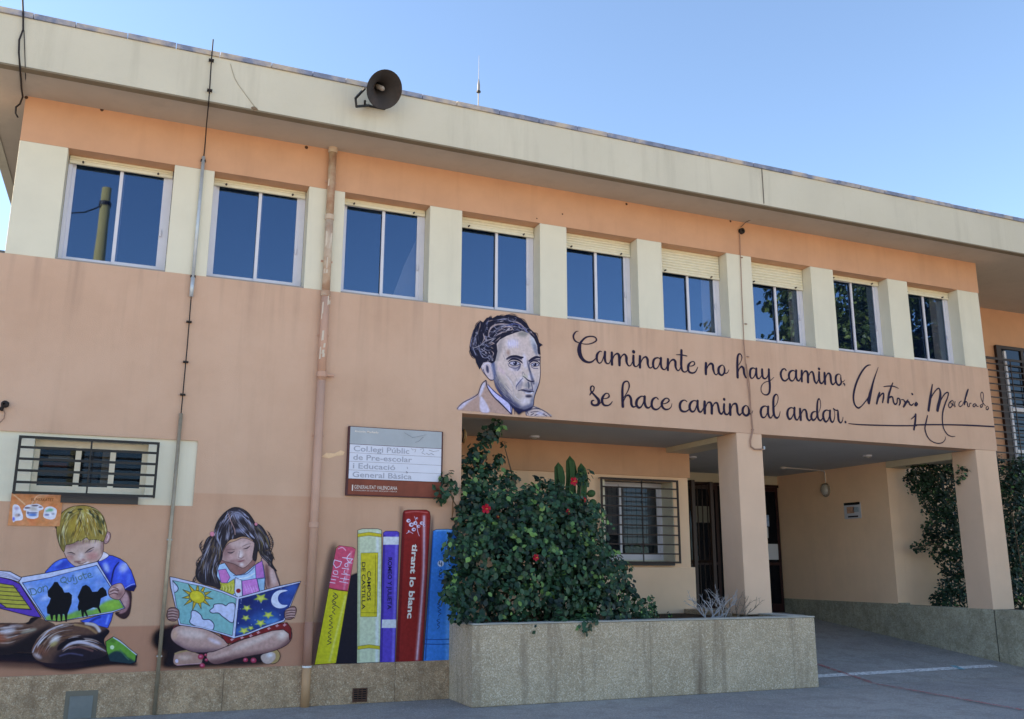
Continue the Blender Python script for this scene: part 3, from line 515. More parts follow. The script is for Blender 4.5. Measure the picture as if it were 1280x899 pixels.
def paint_portrait(c):
    c.T = (560, 380, 5.994); N = (26, 26, 52)
    # coat and collar
    c.poly([(66, 786), (110, 740), (225, 672), (240, 640), (262, 590), (290, 575), (330, 640), (420, 740), (475, 826), (300, 812), (110, 800)], (214, 178, 160), .55, 2)
    c.poly([(72, 782), (120, 738), (222, 682), (150, 740), (100, 786)], (224, 212, 222), .9, 6); c.poly([(240, 640), (262, 596), (280, 590), (262, 650), (234, 700)], (226, 216, 224), .9, 5); c.poly([(240, 700), (266, 712), (312, 806), (244, 804)], (224, 210, 218), .9, 4)
    c.poly([(292, 610), (330, 640), (400, 700), (470, 760), (468, 822), (400, 748), (330, 680)], (206, 200, 228), 1, 3)
    c.line([(66, 788), (110, 742), (180, 706), (222, 676), (236, 640), (256, 596), (284, 572)], [3, 5, 5, 5, 5, 6, 6], N)
    c.line([(284, 578), (296, 628), (340, 694), (400, 752), (472, 826)], [7, 7, 8, 9, 8], N); c.line([(300, 606), (350, 660), (410, 706), (470, 752)], [4, 7, 7, 8], (44, 46, 92))
    for p in ([(466, 756), (474, 826)], [(480, 766), (478, 826)], [(498, 776), (500, 826)]): c.line(p, 5, (50, 52, 84), .9, 1)
    c.poly([(600, 770), (640, 764), (690, 784), (740, 812), (770, 842), (590, 836)], (214, 190, 176), .9, 2)
    for p in ([(600, 826), (592, 800), (606, 776)], [(586, 836), (584, 800)], [(612, 792), (660, 784), (690, 790)], [(620, 812), (670, 808), (720, 824)], [(640, 770), (690, 788), (740, 816), (772, 846)], [(650, 836), (690, 822), (740, 840)], [(620, 834), (640, 822)]): c.line(p, 5, N, .9, 1)
    c.blob(690, 820, 30, 12, (226, 214, 224), .8)
    # face
    F = [(345, 440), (365, 360), (360, 300), (385, 262), (440, 235), (500, 212), (550, 198), (605, 214), (645, 255), (668, 310), (672, 365), (690, 395), (690, 455), (692, 515), (684, 590), (662, 655), (645, 700), (640, 755), (606, 790), (530, 806), (480, 768), (410, 700), (360, 630), (342, 560), (338, 490)]
    c.poly(F, (220, 196, 180), 1, 0, True, (70, 66, 84), 3); c.clip(F)
    G1 = (150, 146, 142)
    c.poly([(340, 480), (380, 560), (420, 640), (500, 720), (560, 770), (520, 830), (420, 740), (340, 640)], (92, 94, 112), .75, 12); c.poly([(350, 560), (400, 640), (480, 720), (540, 770), (470, 760), (380, 680)], (40, 44, 84), .7, 8)
    c.blob(400, 600, 30, 70, (160, 150, 136), .6, -.6); c.blob(360, 380, 16, 60, G1, .6); c.blob(392, 330, 14, 40, (160, 146, 136), .5); c.blob(450, 365, 14, 22, (160, 120, 100), .6)
    c.blob(560, 225, 40, 20, (110, 110, 100), .7); c.blob(640, 290, 20, 60, (190, 196, 200), .8, -.3); c.blob(655, 340, 12, 40, (120, 124, 140), .7, -.2)
    c.blob(485, 300, 46, 34, (232, 224, 234), .95); c.blob(560, 330, 60, 50, (218, 194, 180), .5); c.blob(500, 340, 40, 20, (222, 196, 176), .6)
    for k in range(5): c.line([(455+k*16, 270), (452+k*17, 305), (458+k*16, 330)], 4, (196, 180, 206), .7, 2)
    c.blob(575, 430, 16, 60, (222, 210, 214), .85, -.15); c.blob(620, 545, 22, 26, (230, 220, 226), .9); c.blob(575, 545, 20, 14, (190, 186, 150), .8)
    c.poly([(596, 420), (612, 480), (640, 560), (650, 600), (630, 596), (610, 520), (592, 450)], (70, 74, 96), .75, 4)
    c.blob(500, 490, 50, 14, (226, 212, 220), .6, .1); c.blob(510, 520, 44, 14, (226, 200, 190), .7); c.blob(400, 500, 40, 14, (222, 190, 190), .7, .8); c.blob(540, 580, 20, 50, (226, 214, 218), .7, .7)
    c.blob(600, 610, 30, 22, (120, 124, 130), .7); c.blob(655, 640, 16, 60, (150, 150, 164), .7, .2); c.blob(580, 730, 50, 30, (226, 214, 212), .8); c.blob(520, 700, 30, 40, (180, 164, 150), .6); c.blob(600, 770, 60, 16, (80, 84, 110), .8, -.3); c.blob(630, 730, 14, 40, (110, 114, 130), .8, .2)
    c.hatch([[(470, 500), (500, 560), (510, 640)], [(420, 520), (480, 600), (500, 700), (560, 740)], [(400, 300), (420, 360), (440, 420)]], 40, 4, [(176, 160, 150), (232, 220, 218), (190, 170, 160), (150, 140, 144)], .4, 12, .6)
    c.poly([(520, 600), (545, 570), (560, 600), (540, 640), (520, 650)], (120, 116, 130), .5, 5); c.poly([(628, 300), (650, 290), (668, 340), (676, 400), (660, 390), (640, 350)], (130, 134, 146), .55, 6); c.poly([(380, 280), (420, 250), (400, 330), (380, 420), (360, 400)], (150, 140, 136), .5, 7)
    c.hatch([[(350, 560), (400, 650), (470, 720), (540, 780)], [(380, 560), (430, 640), (510, 730)], [(345, 440), (350, 520), (380, 600)]], 60, 4, [(90, 92, 120), (190, 176, 160), (130, 124, 128), (40, 44, 84)], .4, 10, .7)
    c.clip()
    c.poly([(455, 745), (500, 770), (560, 790), (600, 782), (640, 765), (610, 800), (560, 812), (530, 830), (500, 800)], (24, 26, 60), .95, 4)
    # ear
    c.poly([(246, 470), (256, 440), (290, 428), (330, 450), (345, 500), (345, 560), (320, 574), (290, 545), (262, 510)], (212, 190, 184), 1, 0, True, (50, 50, 80), 4)
    c.poly([(286, 460), (300, 470), (306, 500), (300, 520), (286, 500)], (54, 54, 80), .9, 3); c.line([(262, 470), (280, 448), (310, 450), (330, 490)], 6, (236, 224, 228), .9, 2); c.line([(262, 490), (280, 530), (310, 566), (332, 570)], 5, N, .8, 1); c.poly([(322, 450), (350, 440), (356, 530), (345, 580), (335, 520)], (96, 108, 140), .8, 5)
    # eyes, brows, nose, mouth
    c.line([(440, 408), (470, 395), (510, 392), (545, 402), (562, 400)], [4, 12, 14, 16, 8], N, 1, 1); c.line([(605, 428), (630, 412), (660, 400), (690, 402)], [8, 16, 18, 10], N, 1, 1)
    c.poly([(457, 444), (482, 430), (515, 432), (540, 447), (520, 459), (485, 460)], (186, 180, 190), 1, 0, True, N, 5); c.oval(502, 445, 15, 13, N); c.blob(496, 440, 5, 4, (230, 230, 240), 1); c.line([(450, 432), (480, 414), (520, 418), (548, 434), (556, 446)], [4, 12, 14, 11, 4], N)
    c.line([(448, 446), (460, 470), (500, 484), (530, 472), (545, 452)], [3, 5, 4, 7, 4], (60, 60, 90), .9, 1); c.line([(540, 450), (536, 475), (520, 500)], [6, 10, 4], (60, 60, 88), .8, 3)
    c.poly([(620, 454), (640, 443), (668, 446), (680, 460), (655, 468), (632, 466)], (186, 180, 190), 1, 0, True, N, 4); c.oval(650, 455, 13, 11, N); c.blob(644, 449, 5, 4, (230, 230, 240), 1); c.line([(612, 444), (636, 428), (672, 434), (684, 450)], [5, 9, 8, 4], N); c.line([(622, 470), (640, 482), (672, 484)], 5, (60, 60, 90), .9, 1)
    c.line([(440, 414), (470, 404), (510, 402), (548, 412)], 12, N, .7, 3); c.line([(610, 432), (640, 422), (684, 420)], 12, N, .7, 3); c.poly([(470, 462), (510, 470), (540, 462), (530, 492), (500, 500)], (120, 116, 130), .6, 4)
    c.line([(612, 440), (606, 470), (616, 510)], 8, (70, 74, 100), .8, 3); c.line([(558, 540), (576, 552), (598, 572), (626, 582), (645, 578)], [3, 6, 9, 9, 6], N, .95, 1); c.line([(556, 528), (560, 510), (574, 530)], 5, (110, 106, 110), .7, 2)
    c.line([(560, 556), (530, 590), (512, 615), (510, 640)], [3, 6, 6, 3], (50, 54, 96), .85, 2)
    c.poly([(545, 646), (580, 634), (604, 640), (622, 636), (640, 650), (620, 668), (596, 672), (570, 660)], (140, 130, 140), 1, 2); c.line([(526, 650), (556, 645), (585, 652), (612, 656), (642, 658)], [3, 8, 8, 9, 5], N); c.line([(580, 666), (606, 672), (632, 664)], 6, (230, 226, 232), .9, 2)
    c.blob(604, 692, 26, 10, N, .9); c.line([(600, 588), (605, 610), (604, 632)], 9, (50, 54, 80), .7, 4); c.line([(622, 590), (630, 620), (632, 644)], 8, (60, 62, 90), .7, 3)
    c.line([(690, 395), (688, 455), (692, 515), (682, 590), (660, 655), (646, 700), (640, 760)], [6, 4, 4, 5, 6, 6, 5], N)
    # hair
    Hh = [(164, 350), (162, 320), (172, 260), (190, 200), (220, 150), (244, 128), (262, 140), (290, 106), (325, 98), (330, 110), (370, 88), (420, 92), (440, 82), (500, 88), (548, 112), (590, 148), (610, 185), (640, 212), (655, 220), (670, 250), (682, 290), (706, 308), (686, 322), (692, 380), (676, 372), (668, 310), (645, 258), (605, 218), (552, 200), (500, 216), (440, 238), (385, 268), (362, 300), (368, 355), (352, 428), (330, 444), (300, 430), (262, 440), (246, 470), (236, 490), (212, 440), (205, 410), (178, 388)]
    c.poly(Hh, (28, 28, 46), 1, 0, False, N, 3); c.clip(Hh, False)
    H2 = [(150, 152, 172), (196, 190, 196), (70, 72, 92), (16, 16, 32), (16, 16, 32), (112, 112, 130), (190, 160, 144)]
    c.hatch([[(200, 180), (180, 260), (185, 330), (220, 400)], [(240, 140), (220, 240), (230, 330), (270, 410)], [(300, 120), (270, 200), (290, 290), (340, 330)], [(280, 300), (250, 340), (300, 380), (340, 420)], [(300, 130), (400, 110), (500, 130), (580, 190)], [(330, 180), (420, 160), (520, 170), (620, 240), (670, 310)], [(330, 260), (380, 210), (450, 200), (540, 190)], [(200, 330), (260, 310), (330, 280), (380, 240)]], 190, 6, H2, .28, 12, .8)
    c.hatch([[(230, 200), (200, 280), (210, 360)], [(360, 130), (430, 120), (520, 150), (600, 220)], [(300, 200), (340, 160), (420, 150)], [(260, 330), (300, 400), (330, 420)], [(420, 210), (500, 180), (560, 190)]], 70, 7, [(168, 160, 166), (206, 190, 184), (120, 120, 140)], .16, 14, .85)
    for x, y, t, k in ((290, 230, .3, 26), (330, 190, -.6, 30), (380, 165, .2, 34), (420, 180, 1.2, 20), (330, 240, .9, 24), (250, 340, -.4, 24), (300, 330, .6, 26), (280, 390, 0, 22), (320, 400, 1, 20), (380, 210, -.3, 24), (450, 150, .1, 34), (560, 165, .7, 30), (610, 200, .9, 26), (480, 110, 0, 30)):
        c.line([(x+k*np.cos(t+q), y+k*.7*np.sin(t+q)) for q in np.linspace(0, 3.6, 6)], 5, (176, 172, 182), .75, 1.5, True, True)
    for pp, ww in (([(300, 250), (310, 200), (340, 165), (400, 150), (450, 155)], 12), ([(400, 190), (440, 170), (480, 180), (470, 200)], 9), ([(360, 240), (400, 215), (440, 210)], 8), ([(300, 300), (330, 290), (350, 300)], 8), ([(250, 300), (270, 260), (262, 220)], 7), ([(480, 130), (540, 150), (590, 200)], 8), ([(320, 350), (340, 370), (330, 400)], 7)): c.line(pp, ww, (200, 172, 160), .85, 2, True, True)
    c.line([(196, 330), (240, 312), (285, 276), (340, 262)], 6, (170, 160, 160), .9, 1); c.line([(440, 165), (500, 150), (560, 175), (600, 220)], 7, (90, 100, 150), .8, 2); c.clip()
    for p in ([(200, 180), (212, 150), (240, 124)], [(300, 110), (318, 92), (330, 96)], [(440, 84), (480, 76), (520, 90)], [(380, 92), (400, 84), (430, 86)], [(540, 104), (570, 120), (590, 144)], [(680, 300), (700, 304), (708, 312)], [(168, 340), (160, 360), (180, 400), (200, 410)], [(650, 214), (668, 224), (676, 250)]): c.line(p, 5, N, .9, 1, True, True)
INKL = (38, 28, 52)
def word(c, T, strokes):
    c.T = T
    for pts, w in strokes: c.line(pts, np.array(w, float)*1.06+.22*T[2], INKL, .96, 0)
def paint_lettering(c):
    k = 12.8
    word(c, (705, 405, k), [
        ([(228, 118), (190, 126), (156, 170), (150, 220), (180, 275), (240, 304)], [4, 14, 24, 26, 22, 10]),
        ([(240, 304), (330, 324), (420, 318), (500, 282), (518, 250), (490, 212), (420, 200), (340, 222), (272, 290), (250, 340)], [8, 10, 12, 18, 20, 18, 16, 22, 30, 40]),
        ([(252, 330), (242, 420), (262, 510), (310, 580), (380, 614), (440, 608), (500, 560), (530, 510)], [44, 62, 58, 44, 30, 22, 12, 8]),
        ([(600, 446), (570, 440), (530, 490), (524, 560), (545, 615), (575, 628), (610, 590), (640, 500), (655, 450)], [10, 16, 34, 34, 20, 14, 12, 12, 12]),
        ([(655, 450), (652, 530), (660, 600), (690, 636), (725, 625), (750, 560)], [34, 36, 32, 18, 12, 8]),
        ([(764, 462), (764, 560), (766, 650)], [36, 38, 36]), ([(770, 600), (800, 510), (850, 476), (880, 510), (886, 600), (886, 660)], [10, 14, 24, 40, 40, 36]),
        ([(890, 600), (920, 520), (965, 488), (996, 530), (1000, 610), (1030, 668), (1068, 660), (1100, 590)], [10, 14, 24, 38, 34, 18, 12, 10]),
        ([(1110, 512), (1108, 590), (1118, 660), (1150, 684), (1185, 660), (1205, 600)], [34, 36, 30, 16, 12, 8]), ([(1112, 446), (1113, 448)], 48)])
    word(c, (795, 425, k), [
        ([(62, 262), (60, 350), (62, 440)], [34, 38, 34]), ([(66, 400), (100, 310), (150, 272), (182, 310), (188, 390), (215, 446), (250, 440), (280, 390)], [10, 14, 24, 36, 32, 18, 12, 8]),
        ([(385, 305), (345, 286), (290, 310), (272, 380), (285, 445), (320, 462), (360, 420), (385, 340), (398, 290)], [10, 16, 28, 34, 26, 16, 12, 14, 20]), ([(398, 292), (396, 380), (408, 440), (440, 474), (475, 462), (500, 400)], [34, 34, 30, 18, 12, 8]),
        ([(510, 310), (508, 400), (508, 480)], [34, 38, 34]), ([(514, 440), (545, 350), (595, 316), (628, 350), (632, 430), (660, 488), (695, 478), (715, 420)], [10, 14, 24, 36, 32, 18, 12, 8]),
        ([(726, 168), (724, 280), (722, 400), (735, 480), (770, 514), (810, 500), (830, 450)], [34, 36, 36, 30, 18, 12, 8]), ([(640, 238), (720, 240), (812, 258)], [6, 14, 12]),
        ([(850, 420), (900, 416), (935, 388), (925, 352), (885, 352), (840, 400), (832, 460), (850, 512), (900, 530), (950, 510), (985, 440)], [8, 12, 18, 14, 14, 32, 36, 30, 22, 16, 10]),
        ([(1118, 374), (1116, 460), (1116, 545)], [36, 40, 36]), ([(1120, 500), (1150, 420), (1190, 380), (1226, 400), (1234, 470), (1256, 540), (1290, 556), (1320, 500)], [10, 14, 26, 34, 34, 20, 12, 8])])
    word(c, (875, 435, k), [
        ([(385, 300), (350, 276), (300, 320), (300, 400), (345, 438), (385, 400), (392, 340), (380, 300)], [12, 12, 34, 36, 22, 26, 26, 14]), ([(385, 395), (410, 408), (440, 395), (460, 352)], [20, 14, 10, 6]),
        ([(600, 300), (650, 220), (668, 150), (650, 104), (620, 100), (600, 150), (596, 280), (600, 470)], [6, 8, 12, 16, 20, 30, 34, 36]), ([(604, 400), (630, 330), (665, 300), (694, 330), (704, 410), (728, 470), (745, 478)], [10, 14, 24, 34, 32, 24, 12]),
        ([(885, 340), (850, 322), (808, 345), (798, 420), (810, 475), (840, 484), (875, 440), (895, 350)], [10, 16, 30, 34, 24, 14, 12, 16]), ([(900, 330), (900, 420), (915, 480), (950, 488), (985, 440)], [28, 34, 28, 14, 10]),
        ([(992, 345), (994, 420), (1010, 480), (1050, 490), (1085, 440), (1096, 350)], [30, 34, 28, 16, 12, 14]), ([(1100, 345), (1104, 480), (1116, 600), (1110, 700), (1080, 746), (1030, 748), (985, 710), (975, 640), (1000, 580), (1050, 545), (1120, 525), (1180, 470)], [30, 34, 34, 28, 20, 14, 12, 10, 8, 8, 8, 4])])
    word(c, (965, 445, k), [
        ([(222, 232), (200, 206), (160, 225), (138, 290), (160, 370), (205, 400), (250, 370), (270, 320)], [18, 14, 22, 32, 30, 20, 14, 8]),
        ([(370, 250), (330, 234), (285, 260), (268, 320), (290, 385), (330, 398), (365, 350), (385, 250)], [10, 16, 28, 32, 24, 16, 12, 18]), ([(385, 235), (384, 320), (398, 380), (430, 398), (462, 340)], [32, 34, 30, 18, 10]),
        ([(474, 240), (472, 320), (475, 405)], [30, 34, 32]), ([(480, 340), (505, 265), (545, 245), (570, 290), (574, 420)], [10, 14, 26, 36, 36]), ([(580, 340), (610, 270), (645, 258), (664, 310), (680, 400), (710, 438), (740, 380)], [10, 14, 24, 32, 30, 18, 10]),
        ([(752, 262), (752, 350), (765, 420), (800, 440), (830, 390)], [28, 34, 30, 18, 10]), ([(750, 208), (751, 209)], 36),
        ([(838, 275), (842, 360), (848, 445)], [32, 38, 34]), ([(850, 380), (875, 300), (910, 280), (934, 320), (945, 420), (970, 458), (1005, 430), (1020, 380)], [10, 14, 24, 34, 32, 20, 14, 8]),
        ([(1100, 320), (1070, 290), (1025, 320), (1018, 390), (1040, 450), (1075, 468), (1105, 430), (1100, 370), (1098, 320)], [8, 10, 28, 34, 26, 22, 24, 22, 8]), ([(1105, 410), (1135, 415), (1162, 385)], [16, 8, 4]), ([(1146, 444), (1160, 456), (1162, 480)], [20, 18, 8])])
    k = 9.846
    word(c, (725, 465, k), [
        ([(150, 170), (172, 190), (165, 230), (135, 260), (120, 285)], [8, 14, 12, 16, 10]), ([(150, 172), (132, 190), (136, 240), (190, 300), (228, 350), (222, 398), (180, 412), (145, 395), (145, 360), (170, 350)], [8, 18, 18, 24, 34, 30, 22, 24, 18, 10]), ([(222, 398), (250, 385), (265, 350)], [16, 8, 6]),
        ([(285, 330), (330, 325), (358, 300), (345, 268), (310, 270), (275, 320), (272, 370), (295, 408), (340, 414), (375, 395), (396, 365)], [8, 10, 16, 10, 14, 28, 30, 22, 14, 12, 6]),
        ([(535, 320), (585, 240), (605, 175), (592, 124), (560, 118), (530, 150), (520, 250), (526, 425)], [6, 10, 16, 14, 16, 22, 28, 32]), ([(535, 360), (565, 300), (600, 290), (625, 330), (632, 400), (655, 432), (690, 420)], [10, 12, 22, 28, 28, 18, 8]),
        ([(795, 310), (755, 300), (705, 340), (692, 400), (720, 440), (755, 425), (785, 360), (795, 310)], [10, 12, 26, 32, 22, 14, 12, 20]), ([(795, 305), (795, 380), (815, 432), (850, 440), (880, 400)], [28, 30, 26, 14, 8]),
        ([(960, 335), (935, 315), (895, 340), (880, 395), (895, 445), (935, 464), (975, 445), (1000, 410)], [14, 12, 24, 28, 26, 18, 12, 8]),
        ([(1010, 395), (1060, 385), (1095, 355), (1080, 328), (1045, 330), (1008, 375), (1010, 425), (1045, 460), (1090, 458), (1120, 430), (1130, 390)], [8, 10, 16, 12, 14, 28, 28, 20, 12, 8, 4])])
    word(c, (840, 470, k), [
        ([(180, 315), (150, 298), (110, 320), (95, 370), (112, 425), (160, 440), (205, 415), (225, 370)], [10, 10, 24, 30, 26, 16, 12, 8]),
        ([(310, 315), (265, 305), (225, 340), (216, 395), (240, 438), (275, 430), (300, 370), (312, 310)], [10, 12, 26, 30, 22, 14, 12, 18]), ([(314, 308), (314, 380), (330, 435), (360, 440), (388, 390)], [26, 28, 24, 14, 8]),
        ([(400, 318), (400, 390), (403, 458)], [28, 34, 30]), ([(410, 400), (435, 335), (470, 328), (487, 370), (488, 460)], [8, 12, 22, 30, 30]), ([(492, 400), (520, 340), (553, 335), (568, 380), (582, 445), (610, 468), (632, 430)], [8, 12, 22, 26, 26, 18, 8]),
        ([(640, 350), (638, 410), (652, 465), (685, 472), (706, 430)], [24, 26, 24, 14, 8]), ([(640, 288), (641, 289)], 30),
        ([(712, 350), (714, 410), (716, 476)], [26, 32, 30]), ([(722, 420), (745, 355), (785, 345), (800, 390), (806, 450), (830, 482), (862, 450)], [8, 12, 24, 28, 26, 18, 8]),
        ([(935, 380), (905, 366), (872, 400), (872, 455), (905, 488), (940, 470), (945, 420), (932, 380)], [10, 10, 26, 28, 22, 24, 24, 10]), ([(945, 462), (975, 468), (992, 430)], [14, 8, 4])])
    word(c, (940, 475, k), [
        ([(195, 340), (160, 322), (118, 345), (106, 400), (122, 455), (155, 460), (185, 410), (196, 335)], [10, 12, 22, 28, 22, 12, 10, 16]), ([(198, 330), (196, 400), (210, 455), (235, 465), (260, 420)], [24, 26, 22, 12, 6]),
        ([(262, 350), (305, 290), (320, 230), (310, 185), (285, 184), (264, 230), (262, 340), (270, 430), (300, 468), (330, 450), (345, 390)], [4, 6, 8, 10, 16, 24, 28, 28, 20, 10, 5]),
        ([(520, 360), (480, 342), (442, 370), (434, 430), (455, 480), (485, 470), (512, 410), (520, 350)], [8, 12, 22, 28, 22, 12, 10, 16]), ([(522, 345), (520, 420), (535, 480), (560, 490), (582, 440)], [24, 26, 22, 12, 6]),
        ([(590, 358), (594, 420), (598, 490)], [24, 30, 28]), ([(602, 430), (625, 375), (655, 370), (670, 410), (678, 470), (705, 500), (730, 470)], [6, 12, 20, 26, 24, 16, 6]),
        ([(800, 400), (770, 390), (738, 410), (728, 460), (750, 496), (785, 470), (805, 400)], [6, 10, 20, 26, 20, 12, 10]), ([(820, 400), (842, 330), (838, 260), (822, 232), (805, 270), (800, 360), (808, 460), (835, 500), (862, 480), (880, 430)], [4, 6, 8, 12, 18, 24, 24, 18, 10, 6]),
        ([(955, 385), (915, 372), (880, 400), (876, 460), (900, 512), (930, 500), (952, 440), (960, 380)], [8, 12, 22, 28, 22, 12, 10, 14]), ([(960, 378), (958, 450), (972, 508), (998, 515), (1015, 460), (1015, 400), (1000, 355)], [22, 24, 22, 12, 8, 6, 8]),
        ([(1000, 352), (1030, 375), (1055, 378), (1058, 430), (1066, 500), (1090, 528), (1112, 500), (1118, 460)], [10, 12, 14, 24, 24, 14, 8, 5]), ([(1148, 519), (1149, 520)], 24)])
def paint_signature(c):
    word(c, (1055, 445, 12.8), [
        ([(424, 146), (380, 152), (330, 190), (260, 290), (200, 420), (160, 560), (148, 680), (170, 780), (220, 832), (270, 810), (340, 730), (400, 640), (440, 540)], [6, 16, 20, 24, 26, 28, 26, 22, 20, 14, 12, 10, 10]),
        ([(544, 184), (510, 280), (470, 400), (440, 520), (410, 640), (395, 750)], [4, 12, 22, 32, 46, 38]), ([(400, 640), (385, 700), (392, 756)], [16, 36, 30]),
        ([(566, 590), (545, 660), (520, 765)], [22, 30, 22]), ([(540, 690), (590, 620), (628, 600), (630, 660), (614, 745)], [10, 16, 18, 24, 18]),
        ([(776, 435), (745, 520), (715, 620), (700, 745)], [14, 24, 30, 30]), ([(632, 494), (700, 484), (790, 488), (868, 520)], [8, 12, 12, 6]),
        ([(710, 680), (745, 655), (775, 665), (790, 740), (815, 775), (845, 750), (850, 690), (870, 680), (890, 700), (895, 750), (878, 790)], [12, 22, 20, 24, 20, 16, 18, 18, 22, 24, 12]),
        ([(915, 700), (950, 705), (975, 740), (1010, 730)], [10, 14, 24, 8]), ([(1020, 705), (985, 755), (950, 815)], [14, 30, 24]), ([(985, 750), (1030, 735), (1045, 770), (1080, 790), (1110, 760)], [10, 22, 20, 16, 8]), ([(1086, 608), (1092, 614)], 24), ([(1150, 745), (1168, 768), (1150, 795), (1132, 785), (1140, 760)], [18, 24, 22, 22, 20])])
    word(c, (1145, 465, 9.464), [
        ([(192, 150), (180, 220), (165, 320), (146, 455)], [10, 18, 28, 26]), ([(160, 350), (195, 270), (240, 210), (270, 196), (286, 240), (282, 320), (262, 400), (252, 455)], [8, 10, 10, 12, 20, 30, 34, 30]),
        ([(270, 380), (310, 300), (350, 250), (380, 248), (372, 300), (338, 390), (314, 480), (310, 580), (325, 670), (370, 740), (420, 764), (460, 762)], [6, 10, 10, 12, 12, 14, 14, 13, 12, 10, 8, 3]),
        ([(425, 340), (395, 360), (384, 400), (398, 424), (425, 400), (438, 350), (420, 340), (410, 370), (440, 390), (455, 415)], [6, 8, 10, 10, 8, 6, 6, 6, 8, 5]), ([(460, 350), (455, 385), (466, 412)], [6, 8, 5]),
        ([(535, 345), (512, 362), (505, 395), (520, 412), (545, 395)], [6, 7, 8, 7, 4]), ([(545, 395), (590, 300), (610, 230), (614, 208), (598, 250), (578, 330), (570, 385)], [4, 7, 9, 12, 16, 16, 14]), ([(572, 380), (590, 350), (604, 370), (610, 405), (628, 410), (634, 375), (650, 372)], [6, 8, 10, 10, 6, 7, 4]),
        ([(700, 375), (678, 385), (672, 405), (690, 412), (708, 385), (715, 405), (735, 408)], [5, 8, 9, 7, 7, 8, 5]), ([(775, 385), (758, 400), (765, 420), (785, 400), (790, 340), (795, 270), (780, 240), (764, 260), (770, 320), (800, 380), (820, 400)], [5, 8, 9, 7, 6, 6, 6, 6, 6, 7, 5]), ([(840, 405), (826, 430), (840, 448), (856, 430), (848, 410)], [5, 8, 8, 8, 5]),
        ([(134, 518), (118, 590), (104, 670), (130, 760), (180, 818), (250, 845), (310, 836), (342, 800), (346, 768)], [10, 14, 14, 12, 9, 8, 7, 6, 3]),
        ([(0, 628), (130, 625), (300, 625), (500, 628), (700, 636), (920, 648)], [12, 12, 11, 12, 13, 12])])
    word(c, (920, 420, 3.556), [([(500, 390), (560, 395), (700, 399), (801, 399)], [2, 4, 4.2, 4.4]), ([(798, 350), (796, 380), (790, 416)], [7, 8, 7]), ([(778, 370), (792, 358), (798, 348)], [2, 4, 6])])
# ------------------------------------------------------------------ materials used
mWALL = mat('pink_plaster', (206, 169, 146), .85, .05, 1.2, .35, 90, streak=.2, col2=(210, 175, 153), mott=(2.2, (200, 163, 140), .25))
mORNG = mat('orange_plaster', (208, 160, 130), .85, .07, 1.6, .25, 120, streak=.2)  # orange holds both faded paint and warm bounced light
mPORCH = mat('porch_plaster', (243, 205, 174), .85, .05, 1.5, .2, 120, streak=.1)
mCREAM = mat('cream_pillar_paint', (221, 217, 199), .8, .04, 2, .2, 140, streak=.22)
mFASC = mat('fascia_render', (203, 199, 183), .85, .06, 1.5, .3, 90, streak=.32, streakcol=(156, 152, 136), mott=(3, (192, 188, 170), .3))
mSOFF = mat('soffit_paint', (188, 178, 166), .85, .06, 1.2, .15, 60, streak=.2)
mCEIL = mat('porch_ceiling_paint', (174, 177, 180), .85, .05, 1.5, .1)
mCEILB = mat('porch_beam_paint', (205, 195, 172), .85, .05, 2)
mCOP = mat('grey_coping', (124, 134, 158), .6, .25, 6, .3, 40, col2=(190, 176, 160))
mPLI = mat('washed_concrete', (186, 152, 122), .95, .2, 2.2, 1., 70, spots=(95, (228, 208, 182), .6), streak=.5, streakcol=(132, 104, 84), mott=(7, (144, 116, 92), .6))
mPLA = mat('planter_concrete', (198, 176, 150), .95, .16, 2.6, 1., 70, spots=(95, (238, 226, 208), .6), streak=.9, streakcol=(124, 104, 88), col2=(182, 160, 134), mott=(10, (164, 146, 124), .4))
mPLG = mat('grey_green_concrete', (168, 162, 144), .95, .18, 2.6, 1., 60, spots=(60, (190, 190, 176), .5), streak=.5, streakcol=(108, 104, 88), mott=(7, (128, 122, 100), .5))
mPINK = mat('column_plaster', (218, 184, 160), .85, .05, 1.6, .25, 120, streak=.12)
mALU = mat('white_aluminium', (212, 214, 226), .4, .03, 8, spec=.5)
mSHUT = mat('cream_shutter_slats', (226, 220, 196), .6, .05, 10)
mDARK = mat('dark_brown_iron', (52, 36, 34), .55, .2, 20, spec=.4)
mRED = mat('dark_red_painted_steel', (42, 12, 16), .45, .15, 12, spec=.5)
mBLK = mat('black_iron', (26, 26, 28), .5, .2, 20, spec=.4)
mGAL = mat('galvanised_steel', (150, 152, 156), .38, .15, 14, metal=.8)
mCABLE = mat('dark_cable', (44, 38, 38), .7, .1)
mGND = mat('ground_concrete', (168, 163, 158), .93, .14, .8, .8, 50, spots=(90, (204, 200, 196), .5), col2=(146, 142, 140), mott=(2.6, (136, 131, 127), .55))
mSOIL = mat('soil', (70, 54, 40), .95, .3, 8, .8, 30)
mINT = mat('interior_wall', (120, 116, 108), .9, .1)
mDK = mat('painted_dark_interior', (24, 24, 28), .9, .2)  # near-black colour stands in for the shade inside rooms and the vent
mSIGNW = mat('sign_white', (214, 218, 234), .5, .03, 5)
mGLS = glass_mat('window_glass', (.004, .012, .04), .5, 3.3)
mGLT = glass_mat('window_glass_clear', (.02, .022, .026), .62, 1.5)
